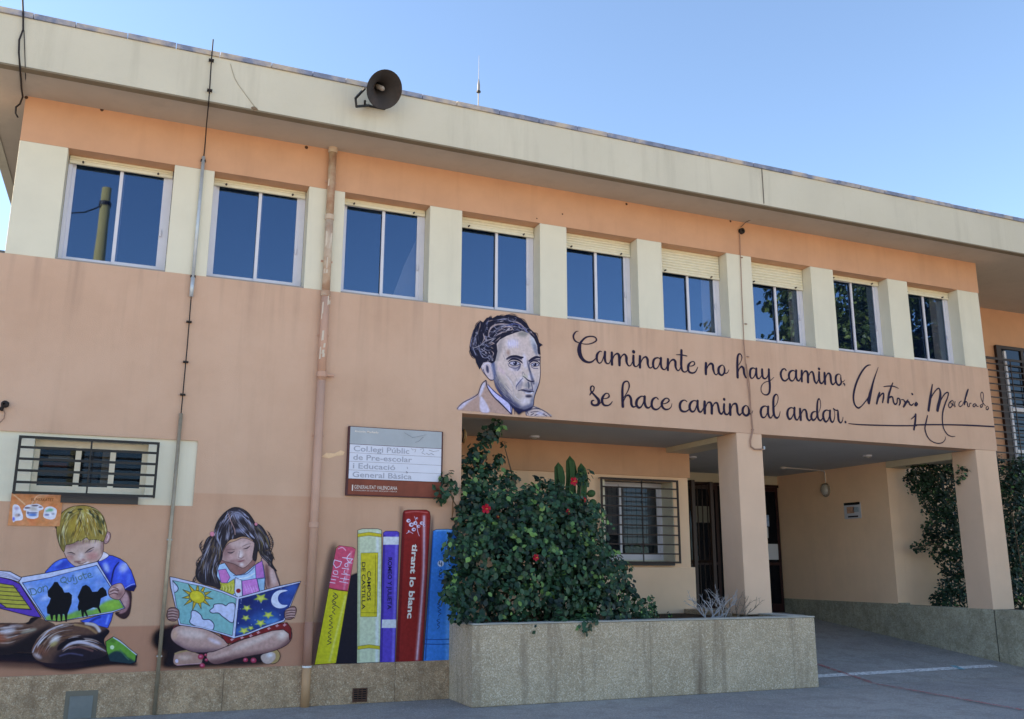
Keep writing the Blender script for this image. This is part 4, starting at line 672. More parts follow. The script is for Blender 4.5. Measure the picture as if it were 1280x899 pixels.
# facade wall paint: terracotta below .95 m, salmon below 2.45 m, pink above
def banded():
    m = mWALL.copy(); m.name = 'pink_plaster_with_painted_bands'; n = m.node_tree.nodes; L = m.node_tree.links; b = n['Principled BSDF']; src = b.inputs['Base Color'].links[0].from_socket
    tc = n.new('ShaderNodeTexCoord'); sx = n.new('ShaderNodeSeparateXYZ'); L.new(tc.outputs['Object'], sx.inputs[0])
    for z, c in ((2.448, (.94, .86, .82)), (.953, (.82, .66, .63))):
        mr = n.new('ShaderNodeMapRange'); mr.inputs[1].default_value = z-.012; mr.inputs[2].default_value = z+.004; mr.inputs[3].default_value = 1; mr.inputs[4].default_value = 0; L.new(sx.outputs[2], mr.inputs[0])
        mx = n.new('ShaderNodeMix'); mx.data_type = 'RGBA'; mx.blend_type = 'MULTIPLY'; L.new(mr.outputs[0], mx.inputs[0]); L.new(src, mx.inputs[6]); mx.inputs[7].default_value = (*c, 1); src = mx.outputs[2]
    # rain dirt running down from the sills
    mp = n.new('ShaderNodeMapping'); mp.inputs['Scale'].default_value = (7, 7, .35); L.new(tc.outputs['Object'], mp.inputs[0]); nz = n.new('ShaderNodeTexNoise'); nz.inputs['Scale'].default_value = 1; nz.inputs['Detail'].default_value = 7; L.new(mp.outputs[0], nz.inputs['Vector'])
    r1 = n.new('ShaderNodeMapRange'); r1.inputs[1].default_value = .5; r1.inputs[2].default_value = .75; r1.inputs[4].default_value = .42; L.new(nz.outputs[0], r1.inputs[0])
    r2 = n.new('ShaderNodeMapRange'); r2.inputs[1].default_value = 4.1; r2.inputs[2].default_value = 5.1; L.new(sx.outputs[2], r2.inputs[0]); mm = n.new('ShaderNodeMath'); mm.operation = 'MULTIPLY'; L.new(r1.outputs[0], mm.inputs[0]); L.new(r2.outputs[0], mm.inputs[1])
    mx = n.new('ShaderNodeMix'); mx.data_type = 'RGBA'; L.new(mm.outputs[0], mx.inputs[0]); L.new(src, mx.inputs[6]); mx.inputs[7].default_value = (*lin((150, 122, 108)), 1); src = mx.outputs[2]
    L.new(src, b.inputs['Base Color']); return m
mBAND = banded()
# ------------------------------------------------------------------ ground
g = MB(); g.quad((-900, -900, 0), (900, -900, 0), (900, 900, 0), (-900, 900, 0)); struct(g.obj('ground', mGND))
g = MB(); g.quad((-120, -120, .004), (120, -120, .004), (120, -12.6, .004), (-120, -12.6, .004)); struct(g.obj('added_bounce_yard', mat('warm_bounce_sand', (214, 190, 156), .95, .12, 1.5, .3, 40)))  # unseen sand sheet added to throw warm bounce onto the facade
def rz(y): return .107*(y+.87)
RY1 = 5.34
g = MB(); g.prism([(-.87, .004), (RY1, rz(RY1)), (RY1, .001), (-.87, .001)], 0, 9.02, 13.53); struct(g.obj('entrance_ramp', mGND))
# ground cracks / joints of the yard slab, a few mm proud of nothing: thin recess strips are painted lines here
mLW = mat('worn_white_line', (238, 238, 238), .9, .08, 14, worn=(22, .44)); mLR = mat('worn_red_line', (196, 112, 108), .9, .1, 14, worn=(18, .52)); mLB = mat('worn_blue_line', (110, 190, 208), .9, .14, 14, worn=(20, .46))
def strip(pts, wd, dz=.004):                             # pts (x, y) on the ground / ramp
    mb = MB(); P = []
    for x, y in pts:
        on = 9.02 < x < 13.53 and y > -.87; P.append(Vector((x, y, (max(rz(y), 0) if on else 0)+dz)))
    for i in range(len(P)-1):
        d = (P[i+1]-P[i]).normalized(); n_ = Vector((-d.y, d.x, 0)).normalized()*wd/2; C4 = [P[i]-n_, P[i+1]-n_, P[i+1]+n_, P[i]+n_]
        for c in C4: c.z = (max(rz(c.y), 0) if 9.02 < c.x < 13.53 else 0)+dz+.005
        mb.quad(*C4)
    return mb
struct(strip([(9.04, -.30), (10.5, -.28), (12.1, -.25), (13.1, -.236)], .17, .004).obj('painted_line_white', mLW))
struct(strip([(10.13, 1.0), (10.04, 0.), (9.965, -.87), (9.96, -.88), (9.73, -3.43), (9.3, -8)], .085, .009).obj('painted_line_red', mLR))
struct(strip([(12.31, -.13), (12.22, -.39)], .1, .013).obj('painted_line_blue', mLB))
# ------------------------------------------------------------------ the school
S = thing('school_building', 'two storey pink plaster school with wide cream flat roof edge and painted murals', 'building', (0, 0, 0))
XL, XR = -1.566, 14.02; ZS = 7.09
# lower front wall, with the recess of the small window cut out
RX0, RX1, RZ0, RZ1 = -6.4, .70, 2.29, 3.06
mb = MB(); mb.box(-7, 4.03, 0, .06, .46, RZ0); mb.box(RX1, 4.03, 0, .06, RZ0, RZ1); mb.box(-7, 4.03, 0, .06, RZ1, 5.105); mb.box(-7, RX0, 0, .06, RZ0, RZ1)
mb.box(-7, 4.03, .3, .5, .46, 2.25); mb.box(-7, 4.03, .3, .5, 3.1, 5.1)
mb.box(4.03, XR, 0, .30, 3.62, 5.105)
mb.obj('front_wall', mBAND, S, 'pink plaster front wall with darker salmon and terracotta painted bands at its foot')
B(-22, XL-.004, .004, 7.9, 5.105, 5.135).obj('terrace_roof', mat('low_bounce_roof_grey', (96, 98, 100), .95, .2, 6), S)  # unseen roof, dull grey chosen to keep pink bounce off the soffit
mb = MB(); mb.box(4.03-.2, 4.03, .06, 2.05, .46, 3.62); mb.obj('side_wall', mWALL, S, 'short return wall at the left end of the porch')
B(XL, XR, 0, .30, 6.515, ZS).obj('orange_band', mORNG, S, 'orange plaster band over the upstairs windows')
# cream recess of the small window, with the opening
WX0, WX1, WZ0, WZ1 = -1.03, .16, 2.40, 3.0
mb = MB(); y0, y1 = .022, .30
mb.box(RX0, WX0, y0, y1, RZ0, RZ1); mb.box(WX1, RX1, y0, y1, RZ0, RZ1); mb.box(WX0, WX1, y0, y1, RZ0, WZ0); mb.box(WX0, WX1, y0, y1, WZ1, RZ1)
mb.obj('cream_panel', mCREAM, S, 'pale cream recessed panel round the small barred window')
# plinth
mb = MB(); mb.box(-7, 3.9, -.03, .3, 0, .46); mb.obj('plinth', mPLI, S, 'brown washed concrete plinth below the murals', bevel=.006)
for x in (1.18, 3.2): B(x-.002, x+.002, -.0325, -.029, 0, .455).obj('plinth_joint', mat('plinth_joint_brown', (96, 82, 70), .95, .1), S)  # narrow darker strips mark the joints of the plinth
# pillars between the upstairs windows
PIL = [(-1.566, -1.047), (.162, .641), (1.839, 2.319), (3.515, 3.990), (5.194, 5.626), (6.826, 7.261), (8.469, 8.950), (10.151, 10.627), (11.828, 12.281), (13.481, 14.0)]
for i, (a, b_) in enumerate(PIL):
    B(a, b_, .0, .30, 5.105, 6.515).obj('pillar', mCREAM, S, 'grey stained cream pillar', bevel=.006)
# mass of the building behind, unlit rooms painted near-black
mb = MB(); mb.box(-22, -7, .0, 8, 0, 5.1); mb.box(8.9, 21, 6.32, 8.2, 0, ZS-.02); mb.box(3.9, 8.7, 2.4+.0, 8, 0, 3.7) if 0 else mb.box(3.9, 7.1, 2.6, 8, 0, 5.1); mb.box(7.1, 8.7, 3.2, 8, 0, 5.1); mb.box(-7, 3.9, .5, 8, 0, 5.1); mb.box(13.9, 14.0, .31, 2.0, 3.75, ZS-.02)  # far left and rear boxes added out of view to block the sun
mb.obj('inner_mass_sun_block', mINT, S)
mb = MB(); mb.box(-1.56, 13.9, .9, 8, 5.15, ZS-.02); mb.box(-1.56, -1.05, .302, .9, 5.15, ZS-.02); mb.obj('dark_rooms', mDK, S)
# upstairs windows
SHB = [6.42, 6.42, 6.43, 6.36, 6.285, 6.125, 6.155, 6.435, 6.385]
MUL = [-.43, 1.26, 2.929, 4.62, 6.243, 7.885, 9.60, 11.24, 12.90]
YW = .23
def window(x0, x1, z0, z1, zsh, xm, yw, parent, glass, shutter=True, handle=True):
    f = MB(); t = .045
    f.box(x0, x0+t, yw, yw+.07, z0, z1).box(x1-t*1.5, x1, yw, yw+.07, z0, z1).box(x0+t, x1-t*1.5, yw, yw+.07, z0, z0+.055).box(x0+t, x1-t*1.5, yw, yw+.07, z1-.04, z1)
    fr = f.obj('window', mALU, parent)
    zs, ze = z0+.055, z1-.04
    for k, (a, b_) in enumerate(((x0+t, xm+.03), (xm-.03, x1-t*1.5))):
        y = yw+.012+(.028 if k == 0 else 0); q = MB(); s_ = .04
        q.box(a, a+s_, y, y+.022, zs, ze).box(b_-s_, b_, y, y+.022, zs, ze).box(a+s_, b_-s_, y, y+.022, zs, zs+.055).box(a+s_, b_-s_, y, y+.022, ze-.04, ze)
        q.obj('sash', mALU, fr); B(a+s_, b_-s_, y+.008, y+.014, zs+.055, ze-.04).obj('pane', glass, fr)
    if handle: B(x1-t*1.5-.036, x1-t*1.5-.012, yw-.012, yw+.012, z0+(z1-z0)*.36, z0+(z1-z0)*.36+.09).obj('handle', mALU, fr, bevel=.004)
    if shutter:
        q = MB(); n = max(int((z1-zsh)/.045), 1); h = (z1+.0-zsh-.03)/n
        for k in range(n):
            a = zsh+.03+k*h; q.prism([(yw-.03, a+.004), (yw-.035, a+h*.5), (yw-.03, a+h-.004), (yw-.018, a+h), (yw-.012, a+h), (yw-.012, a), (yw-.018, a)], 0, x0+.01, x1-.01)
        q.box(x0+.01, x1-.01, yw-.04, yw-.008, zsh-.01, zsh+.026); sh = q.obj('roller_shutter', mSHUT, fr)
        for xx in (x0+.16, x1-.18): MB().tube([(xx, yw-.04, zsh+.012), (xx, yw-.075, zsh+.012)], .012, 6).obj('stopper', mDARK, fr)
    return fr
for i in range(9):
    x0, x1 = PIL[i][1], PIL[i+1][0]
    wn = window(x0+.004, x1-.004, 5.125, 6.515, SHB[i], MUL[i], YW, S, mGLS); n_ = ('rolled almost fully up' if SHB[i] > 6.34 else 'let down a hand\'s width' if SHB[i] > 6.2 else 'let down about a quarter')
    wn['label'] = 'sliding window with cream roller shutter '+n_
    if i in (2, 5, 6, 8):
        w_ = {2: .34, 5: .2, 6: .14, 8: .26}[i]; q = MB()
        if i == 2: q.prism([(x1-.44, 5.14), (x1-.02, 5.14), (x1-.02, 6.3), (x1-.12, 6.05), (x1-.26, 5.7)], 1, .335, .34)
        else: q.box(x1-.08-w_, x1-.06, .335, .34, 5.14, 6.5)
        q.obj('curtain', mat('pale_curtain_cloth', (236, 238, 240), .9, .06, 8), wn)
    B(x0+.002, x1-.002, .004, .30, 5.105, 5.124).obj('sill', mat('grey_sill', (150, 146, 144), .8, .1), S)
mPAP0 = mat('paper_pale', (190, 190, 180), .8)
# small barred window low on the left
f = MB(); y = .20
for a, b_ in ((WX0, WX0+.05), (-.61, -.55), (-.245, -.185), (WX1-.06, WX1)): f.box(a, b_, y, y+.06, WZ0, WZ1)
f.box(WX0, WX1, y+.002, y+.058, WZ0, WZ0+.09).box(WX0, WX1, y+.002, y+.058, WZ1-.07, WZ1)
sw = f.obj('window', mat('cream_metal_frame', (226, 218, 200), .5, .05), S, 'small three light window with cream frame')
for a, b_ in ((WX0+.05, -.61), (-.55, -.245), (-.185, WX1-.06)): B(a, b_, y+.026, y+.032, WZ0+.09, WZ1-.07).obj('pane', mGLT, sw)
mb = MB(); mb.box(-.52, -.36, .31, .34, 2.44, 2.95); mb.obj('curtain', mat('grey_curtain', (86, 88, 96), .9, .2, 8), sw)
B(-.33, -.25, .31, .34, 2.44, 2.95).obj('curtain', mat('pale_curtain', (190, 170, 140), .9, .2, 8), sw); B(-.98, -.62, .34, .38, 2.62, 2.68).obj('shelf', mat('wood_shelf', (120, 96, 70), .8, .2), sw)
mb = MB(); mb.box(-1.2, .3, .45, .46, 2.2, 3.2); mb.obj('dark_room', mDK, sw)
for a, b_, z_, m_ in ((-.97, -.66, 2.5, mat('books_teal', (60, 120, 110), .8)), (-.95, -.7, 2.72, mat('books_red', (150, 80, 60), .8)), (-.9, -.64, 2.8, mPAP0), (-.5, -.3, 2.5, mat('shelf_ochre', (170, 140, 90), .8))): B(a, b_, .36, .4, z_, z_+.05).obj('books', m_, sw)
def grille(x0, x1, z0, z1, y, ybk, nh, vx, m, parent, label, bt=.011, ft=.02):
    f = MB(); f.box(x0, x0+ft, y, y+.02, z0, z1).box(x1-ft, x1, y, y+.02, z0, z1).box(x0+ft, x1-ft, y, y+.02, z1-ft, z1).box(x0+ft, x1-ft, y, y+.02, z0, z0+ft)
    for xx in (x0+.004, x1-.016):
        for zz in (z0+.004, z1-.016): f.box(xx, xx+.012, y+.02, ybk, zz, zz+.012)
    gr = f.obj('window_grille', m, parent, label); src = None
    for k in range(nh):
        z = z0+(z1-z0)*(k+1)/(nh+1)
        bar = B(0, x1-x0-2*ft, 0, .014, -bt, bt)
        if src is None: src = bar.obj('bar', m, gr); src.location = Vector((x0+ft, y+.003, z))-world_loc(gr)
        else: copy_part(src, gr, (x0+ft, y+.003, z))
    for xx in vx: B(xx-.009, xx+.009, y-.011, y+.003, z0+ft, z1-ft).obj('upright_bar', m, gr)
    return gr
grille(-1.172, .274, 2.365, 3.0, -.16, .02, 4, [-.44], mBLK, S, 'black flat bar grille standing proud of the small window', .0135, .028)
B(-.70, .10, -.03, .02, 2.29, 2.375).obj('sill', mat('slate_sill', (72, 70, 70), .7, .1), S)
# roof: soffit slab and fascia
FX0, FX1, FY = -2.10, 20.5, -.75
mb = MB(); mb.box(FX0, FX1, FY+.03, 8.3, ZS, ZS+.02); mb.obj('soffit', mSOFF, S, 'grey beige underside of the roof overhang')
mb = MB(); mb.box(FX0, FX1, FY, FY+.12, ZS-.012, 7.678); mb.box(FX0-.0, FX0+.12, FY+.12, 8.3, ZS-.012, 7.678); mb.box(FX0+.12, FX1, FY+.12, 8.3, ZS+.02, 7.66)
mb.obj('roof_edge', mFASC, S, 'deep cream roof edge with grey rain streaks')
B(FX0-.004, FX1, FY-.006, FY+.10, ZS-.034, ZS-.0125).obj('drip_edge', mat('drip_brown', (128, 116, 98), .9, .12), S)
x = FX0; k = 0; rr = random.Random(2)
while x < FX1:
    L_ = rr.uniform(.42, .62); dz = rr.uniform(-.004, .005)
    B(x+.004, min(x+L_, FX1)-.004, FY-.022+rr.uniform(-.004, .004), FY+.2, 7.681, 7.742+dz).obj('coping_piece', mCOP, S); x += L_
# chipped corner and crack on the fascia
p0 = PY(288, 82, FY); p1 = PY(318, 134, FY)
mCR = mat('crack_grey', (168, 162, 146), .95, .2)
MB().tube([PY(288, 80, FY-.001), PY(293, 97, FY-.001), PY(298, 106, FY-.001), PY(304, 114, FY-.001), PY(312, 125, FY-.001), PY(318, 133, FY-.001)], .006, 5).obj('crack', mCR, S)
mb = MB(); q = PY(318, 136, FY); mb.lathe([(-.05, .0), (-.03, .02), (0, .034), (.03, .02), (.06, 0)], (q.x, FY+.008, q.z), (1, 0, -.2), 9); mb.obj('spalled_patch', mat('spall_brown', (128, 110, 92), .95, .3, 30), S)
# small holes and a scrape on the plaster
for x, y, r in ((383, 183.5, .022), (445, 189, .03), (127.5, 136.5, .02), (33, 121, .02), (783, 254.5, .018), (913, 276, .018), (703, 267, .012), (671, 272.5, .01)):
    q = PY(x, y, -.001); MB().lathe([(-.002, 0), (-.002, r), (.0, r*1.1)], (q.x, -.003, q.z-.01), (0, 1, 0), 7).obj('patched_hole', mat('hole_brown', (84, 62, 50), .95, .3), S)
mb = MB(); P = [PY(x, y, -.0035) for x, y in ((402, 571), (408, 566), (418, 567), (426, 563), (431, 565), (429, 569), (420, 570), (411, 573))]; mb.v = [tuple(q) for q in P]; mb.f = [tuple(range(8))]; mb.obj('scraped_patch', mat('bare_plaster', (232, 196, 160), .9, .1, 20), S)
# porch: ceiling, beams, back wall, side wall, floor planter behind
B(4.03, 14.0, .302, 5.5, 3.622, 3.74).obj('porch_ceiling', mCEIL, S, 'grey painted porch ceiling')
B(8.48, 8.97, .52, 2.06, 3.535, 3.62).obj('porch_beam', mCEILB, S); B(13.5, 14.0, .52, 2.08, 3.50, 3.62).obj('porch_beam', mCEILB, S)
mb = MB(); mb.box(4.03, 8.95, 2.0, 2.3, 3.12, 3.62); mb.obj('porch_upper_wall', mORNG, S)
OX0, OX1, OZ0, OZ1 = 7.2, 8.62, 1.70, 3.04
mb = MB(); mb.box(4.03, OX0, 2.04, 2.3, 1.61, 3.12); mb.box(OX1, 8.92, 2.04, 2.3, 1.61, 3.12); mb.box(OX0, OX1, 2.04, 2.3, 1.61, OZ0); mb.box(OX0, OX1, 2.04, 2.3, OZ1, 3.12)
mb.box(8.72, 8.92, 2.3, 5.4, .3, 3.62); mb.obj('porch_back_wall', mPORCH, S, 'peach plaster back wall of the porch with the barred window')
B(4.03, 8.98, 2.0, 2.3, .3, 1.61).obj('porch_lower_wall', mPORCH, S, bevel=.008)
# window in the porch
OY = 2.40
wn = window(OX0+.004, OX1-.004, OZ0+.03, OZ1-.004, 0, 7.80, OY, S, mGLT, False); wn['label'] = 'sliding window with pale blinds in the porch'
for xa in (OX0, OX1-.012): B(xa, xa+.012, 2.05, OY+.3, OZ0, OZ1).obj('reveal', mCREAM, wn)
B(OX0, OX1, 2.38, 2.72, OZ0, OZ0+.028).obj('inner_sill', mCREAM, wn); B(OX0+.012, OX0+.1, 2.06, 2.12, OZ0, OZ1).obj('reveal_board', mCREAM, wn)
B(OX0-.1, OX1+.1, 2.74, 2.76, OZ0-.1, OZ1+.1).obj('dark_room', mat('room_grey', (104, 110, 118), .9, .1), wn)
mBL = mat('vertical_blind', (196, 200, 210), .8, .08, 6)
for k in range(14):
    x = OX0+.06+k*.096; B(x, x+.086, 2.60+(k % 2)*.006, 2.604+(k % 2)*.006, 2.16 if x < 7.8 else 1.98, OZ1-.03).obj('blind_slat', mBL, wn)
for xx, zz, r_ in ((7.98, 1.9, .07), (8.16, 1.92, .09), (8.32, 1.88, .07)): MB().lathe([(-.09, .04), (-.05, .06), (0, r_), (.05, r_*.8), (.1, .01)], (xx, 2.54, zz), (0, 0, 1), 8).obj('potted_plant', mat('indoor_leaf', (96, 110, 60), .8, .4, 30), wn)
B(7.29, 7.37, OY-.004, OY-.001, 2.46, 2.56).obj('blue_sticker', mat('blue_plastic', (44, 52, 160), .5, .05), wn)
grille(7.16, 8.66, 1.67, 3.06, 1.93, 2.03, 8, [7.93], mDARK, S, 'dark brown horizontal bar grille over the porch window', .0115, .032)
B(7.25, 8.55, 1.95, 2.03, 1.635, 1.68).obj('sill', mat('slate_sill', (72, 70, 70), .7, .1), S)
# entrance wall and doors at the back of the porch
DY = 5.32
mb = MB(); mb.box(8.92, 13.5, DY, DY+.2, 3.40, 3.62); mb.box(8.92, 10.7, DY, DY+.2, .3, 3.40); mb.obj('entrance_wall', mCEILB, S)
B(8.92, 13.5, DY+.9, DY+.95, .3, 3.6).obj('dark_room', mDK, S)
mDG = glass_mat('door_glass', (.008, .008, .011), .12, 1.35)
def door_leaf(x0, x1, y, name='door_leaf', parent=S, lab=None, papers=()):
    f = MB(); t = .07; z0, z1 = .64, 3.36
    f.box(x0, x0+t, y, y+.05, z0, z1).box(x1-t, x1, y, y+.05, z0, z1).box(x0+t, x1-t, y, y+.05, z1-.09, z1).box(x0+t, x1-t, y, y+.05, z0, z0+.2).box(x0+t, x1-t, y, y+.05, 1.66, 1.72)
    d = f.obj(name, mRED, parent, lab); B(x0+t, x1-t, y+.02, y+.028, z0+.2, 1.66).obj('pane', mDG, d); B(x0+t, x1-t, y+.02, y+.028, 1.72, z1-.09).obj('pane', mDG, d)
    for (a, b_, c_, e_, mm) in papers: B(a, b_, y+.012, y+.016, c_, e_).obj('notice', mm, d)
    return d
mPAP = mat('paper', (200, 204, 212), .8, .03); mPAPR = mat('paper_red', (190, 110, 110), .8, .3, 30); mPAPB = mat('paper_blue', (150, 176, 214), .8, .2, 20)
door_leaf(11.0, 11.85, DY-.02, lab='dark red glazed door leaf at the left of the entrance', papers=((11.2, 11.7, 2.55, 2.9, mat('paper_dim', (110, 108, 100), .8)),))
door_leaf(12.62, 13.47, DY-.02, lab='dark red glazed door leaf at the right of the entrance with papers on it', papers=((13.02, 13.2, 2.5, 2.75, mPAPB), (13.02, 13.16, 2.25, 2.48, mPAP), (13.02, 13.4, 1.78, 2.12, mPAP)))
MB().box(10.7, 13.5, DY-.03, DY+.06, 3.362, 3.42).obj('door_head', mRED, S)
# folded security gate leaves standing out from the wall in front of the doors
def gate(x, y0, y1, skew, lab):
    f = MB(); z0, z1 = rz(y0)+.03, 3.30; t = .055
    def bx(ya, yb, za, zb, w_=.05): f.prism([(x+skew*(ya-y1), ya), (x+w_+skew*(ya-y1), ya), (x+w_+skew*(yb-y1), yb), (x+skew*(yb-y1), yb)], 2, za, zb)
    bx(y0, y0+t, z0, z1, .075); bx(y1-t, y1, z0, z1); bx(y0+t, y1-t, z1-.05, z1); bx(y0+t, y1-t, z0, z0+.06); bx(y0+t, y1-t, 1.7, 1.75)
    gt = f.obj('security_gate', mRED, S, lab); n = 6
    for k in range(n):
        yy = y0+t+(y1-y0-2*t)*(k+.5)/n; xx = x+.02+skew*(yy-y1); B(xx-.009, xx+.009, yy-.009, yy+.009, z0+.06, z1-.05).obj('bar', mDARK, gt)
    return gt
gate(10.15, 3.9, 4.9, -.1, 'folded dark red security gate leaf nearest the porch wall'); gate(10.72, 4.1, 5.1, -.1, 'folded dark red security gate leaf in front of the door')
# side wall of the porch and the right wing
B(13.752, 21, 2.07, 2.3, .2, 3.618).obj('wing_lower_wall', mPORCH, S)
mb = MB(); mb.box(13.5, 13.75, 2.07, 5.52, .95, 3.62); mb.obj('porch_side_wall', mPORCH, S, 'peach plaster side wall of the porch')
mb = MB(); mb.box(13.75, 21, 2.07, 2.3, 3.62, ZS); mb.box(14.0, 21, 2.3, 8, .2, ZS-.01); mb.obj('wing_wall', mORNG, S, 'orange plaster wall of the set back right wing')
# big louvred window on the right wing
f = MB(); f.box(16.82, 16.96, 2.0, 2.06, 3.15, 6.27).box(16.96, 19.6, 2.0, 2.06, 6.2, 6.27).box(19.46, 19.6, 2.0, 2.06, 3.15, 6.2).box(17.55, 17.63, 2.0, 2.06, 3.15, 6.2)
ww = f.obj('window', mDARK, S, 'tall dark framed window on the right wing'); mGW = glass_mat('wing_glass', (.012, .014, .018), 0, 1.38); B(16.96, 17.55, 2.03, 2.04, 3.2, 6.2).obj('pane', mGW, ww); B(17.63, 19.46, 2.03, 2.04, 3.2, 6.2).obj('pane', mGW, ww)
B(17.02, 17.08, 1.99, 2.03, 3.2, 6.15).obj('inner_frame', mALU, ww); B(17.06, 17.55, 1.99, 2.03, 3.95, 4.03).obj('inner_rail', mALU, ww); B(17.06, 17.55, 1.99, 2.03, 4.85, 4.93).obj('inner_rail', mALU, ww)
grille(16.2, 19.7, 3.2, 5.93, 1.82, 2.06, 18, [16.95, 17.75, 18.9], mDARK, S, 'dark brown horizontal bar grille over the tall window of the right wing', .013, .05)
# columns
for (a, b_, lab) in ((8.483, 8.955, 'peach plaster porch column standing on the planter wall'), (13.498, 13.995, 'peach plaster porch column at the right end standing on the low wall')):
    B(a, b_, .004, .515, .93, 3.62).obj('column', mPINK, S, lab, bevel=.01)
# ------------------------------------------------------------------ low wall and planter
LW = thing('low_wall', 'grey green concrete low wall running out from the entrance under the right column', 'wall', (13.6, 0, 0))
mb = MB(); mb.box(13.5, 13.72, .012, 5.4, 0, .935); mb.box(13.502, 13.72, 2.0, 5.4, .935, .968); mb.obj('wall', mPLG, LW); mb = MB(); mb.box(13.5, 13.72, -6, -.012, 0, .935); mb.obj('wall', mPLG, LW)
B(13.51, 13.7, -.012, .012, 0, .93).obj('joint', mat('joint_dark', (70, 68, 62), .95), LW)
B(13.72, 21, -6, 2.06, 0, .84).obj('soil', mSOIL, LW)
PL = thing('planter', 'long raised concrete planter with stained faces holding the hibiscus bush', 'planter', (6.4, -.8, 0))
mb = MB(); mb.box(3.9, 9.0, -.85, -.66, 0, .925); mb.obj('front_wall', mPLA, PL, bevel=.012)
mb = MB(); mb.box(3.9, 4.08, -.66, .0, 0, .925); mb.obj('left_wall', mPLA, PL, bevel=.006)
mb = MB(); mb.box(8.72, 9.0, -.66, 2.0, 0, .93); mb.obj('right_wall', mPLA, PL, bevel=.006)
mCAP = mat('worn_concrete_top', (172, 168, 160), .9, .12, 5, .5)
B(3.895, 9.006, -.856, -.65, .927, .945).obj('coping', mCAP, PL, bevel=.005); B(3.895, 4.09, -.65, -.006, .927, .945).obj('coping', mCAP, PL); B(8.70, 9.006, -.65, -.005, .932, .95).obj('coping', mCAP, PL)
B(8.957, 9.006, .0, 1.98, .932, .95).obj('coping', mCAP, PL)
mb = MB(); mb.box(4.08, 8.72, -.66, 2.0, 0, .86); mb.obj('soil', mSOIL, PL)
mJ = mat('board_joint_stain', (150, 134, 114), .95, .3, 20)
for px_ in (6.33, 8.60): B(px_-.003, px_+.003, -.8515, -.848, .0, .92).obj('board_joint', mJ, PL)
# ------------------------------------------------------------------ paintings on the wall
def painted(name, cv, m, label, cell=.04, box=None, y=-.004, parent=None):
    x0, z0, x1, z1 = cv.b; nx, nz = int((x1-x0)/cell), int((z1-z0)/cell); n = int(cell*cv.ppm)
    mb = MB(); uv = []; used = {}
    def vid(i, j):
        if (i, j) not in used: used[i, j] = len(mb.v); mb.v.append((x0+i*cell, y, z0+j*cell))
        return used[i, j]
    for j in range(nz+1):
        for i in range(nx+1):
            a = cv.a[int(j*cell*cv.ppm):int((j+1)*cell*cv.ppm)+1, int(i*cell*cv.ppm):int((i+1)*cell*cv.ppm)+1]
            if a.size == 0 or a.max() < .1: continue
            X, Z = x0+(i+.5)*cell, z0+(j+.5)*cell
            if box and not box(X, Z): continue
            mb.f.append((vid(i, j), vid(i+1, j), vid(i+1, j+1), vid(i, j+1)))
    me = bpy.data.meshes.new(name); me.from_pydata(mb.v, [], mb.f); u = me.uv_layers.new(name='UVMap'); vi = np.empty(len(me.loops), np.int32); me.loops.foreach_get('vertex_index', vi)
    co = np.array(mb.v)[vi]; u.data.foreach_set('uv', np.column_stack([(co[:, 0]-x0)/(cv.w/cv.ppm), (co[:, 2]-z0)/(cv.h/cv.ppm)]).ravel()); me.materials.append(m)
    o = bpy.data.objects.new(name, me); COL.objects.link(o); o.parent = parent or S
    if label: o['label'] = label
    return o
cv = Canvas(-2.9, .462, .40, 2.45, 250); paint_boy(cv); painted('painted_boy', cv, paint_mat('boy_mural_paint', cv), 'wall painting of a blond boy in a blue shirt sitting cross legged reading a book')
cv = Canvas(.24, .462, 2.1, 2.45, 250); paint_girl(cv); painted('painted_girl', cv, paint_mat('girl_mural_paint', cv), 'wall painting of a dark haired girl with pigtails reading a picture book', y=-.0055)
cv = Canvas(2.05, .44, 4.06, 2.36, 250); paint_books(cv); BK = painted('painted_books', cv, paint_mat('books_mural_paint', cv), 'wall painting of a row of five giant book spines')
cv = Canvas(3.9, 3.622, 5.4, 5.1, 250); paint_portrait(cv); painted('painted_portrait', cv, paint_mat('portrait_mural_paint', cv), 'wall painting of a man\'s head in dark blue line and grey wash')
cv = Canvas(5.5, 3.622, 14.02, 5.1, 250); paint_lettering(cv); mL = paint_mat('lettering_paint', cv); za, zb = wall_point(720, 470), wall_point(1050, 503)
def upper(X, Z): return Z > za[1]-.02+(zb[1]-za[1])*(X-za[0])/(zb[0]-za[0])
painted('painted_lettering', cv, mL, 'first line of dark script lettering', .03, upper); painted('painted_lettering', cv, mL, 'second line of dark script lettering', .03, lambda X, Z: not upper(X, Z))
cv = Canvas(10.3, 3.622, 14.02, 5.1, 250); paint_signature(cv); painted('painted_signature', cv, paint_mat('signature_paint', cv), 'large painted signature with a long underline', .03, y=-.0055)
# ------------------------------------------------------------------ lettering on the painted books
mKD = mat('dark_paint', (44, 40, 50), .8, .05); mWH = mat('white_paint_letters', (228, 224, 222), .8, .03); mNV = mat('navy_paint', (30, 26, 74), .8, .05)
def wtext(body, p, q, hpx, m, parent, bold=0, y=-.0065):
    a, b = wall_point(*p), wall_point(*q); L = math.hypot(b[0]-a[0], b[1]-a[1]); px = math.hypot(q[0]-p[0], q[1]-p[1])
    return text(body, a, b, hpx*L/px*1.0, y, m, parent, bold=bold)
wtext('DE CASTILLA', (452.2, 703), (452, 762), 4.6, mKD, BK, .012); wtext('CAMPOS', (459, 714), (458.6, 751), 4.8, mKD, BK, .012); wtext('ANTONIO MACHADO', (468.6, 706), (468.2, 757), 1.6, mat('faint_olive', (150, 138, 50), .8), BK)
wtext('ROMEO Y JULIETA', (485, 697), (484.2, 762), 5.2, mNV, BK, .02); wtext('tirant lo blanc', (515.4, 680), (509, 773), 7.4, mWH, BK, .03)
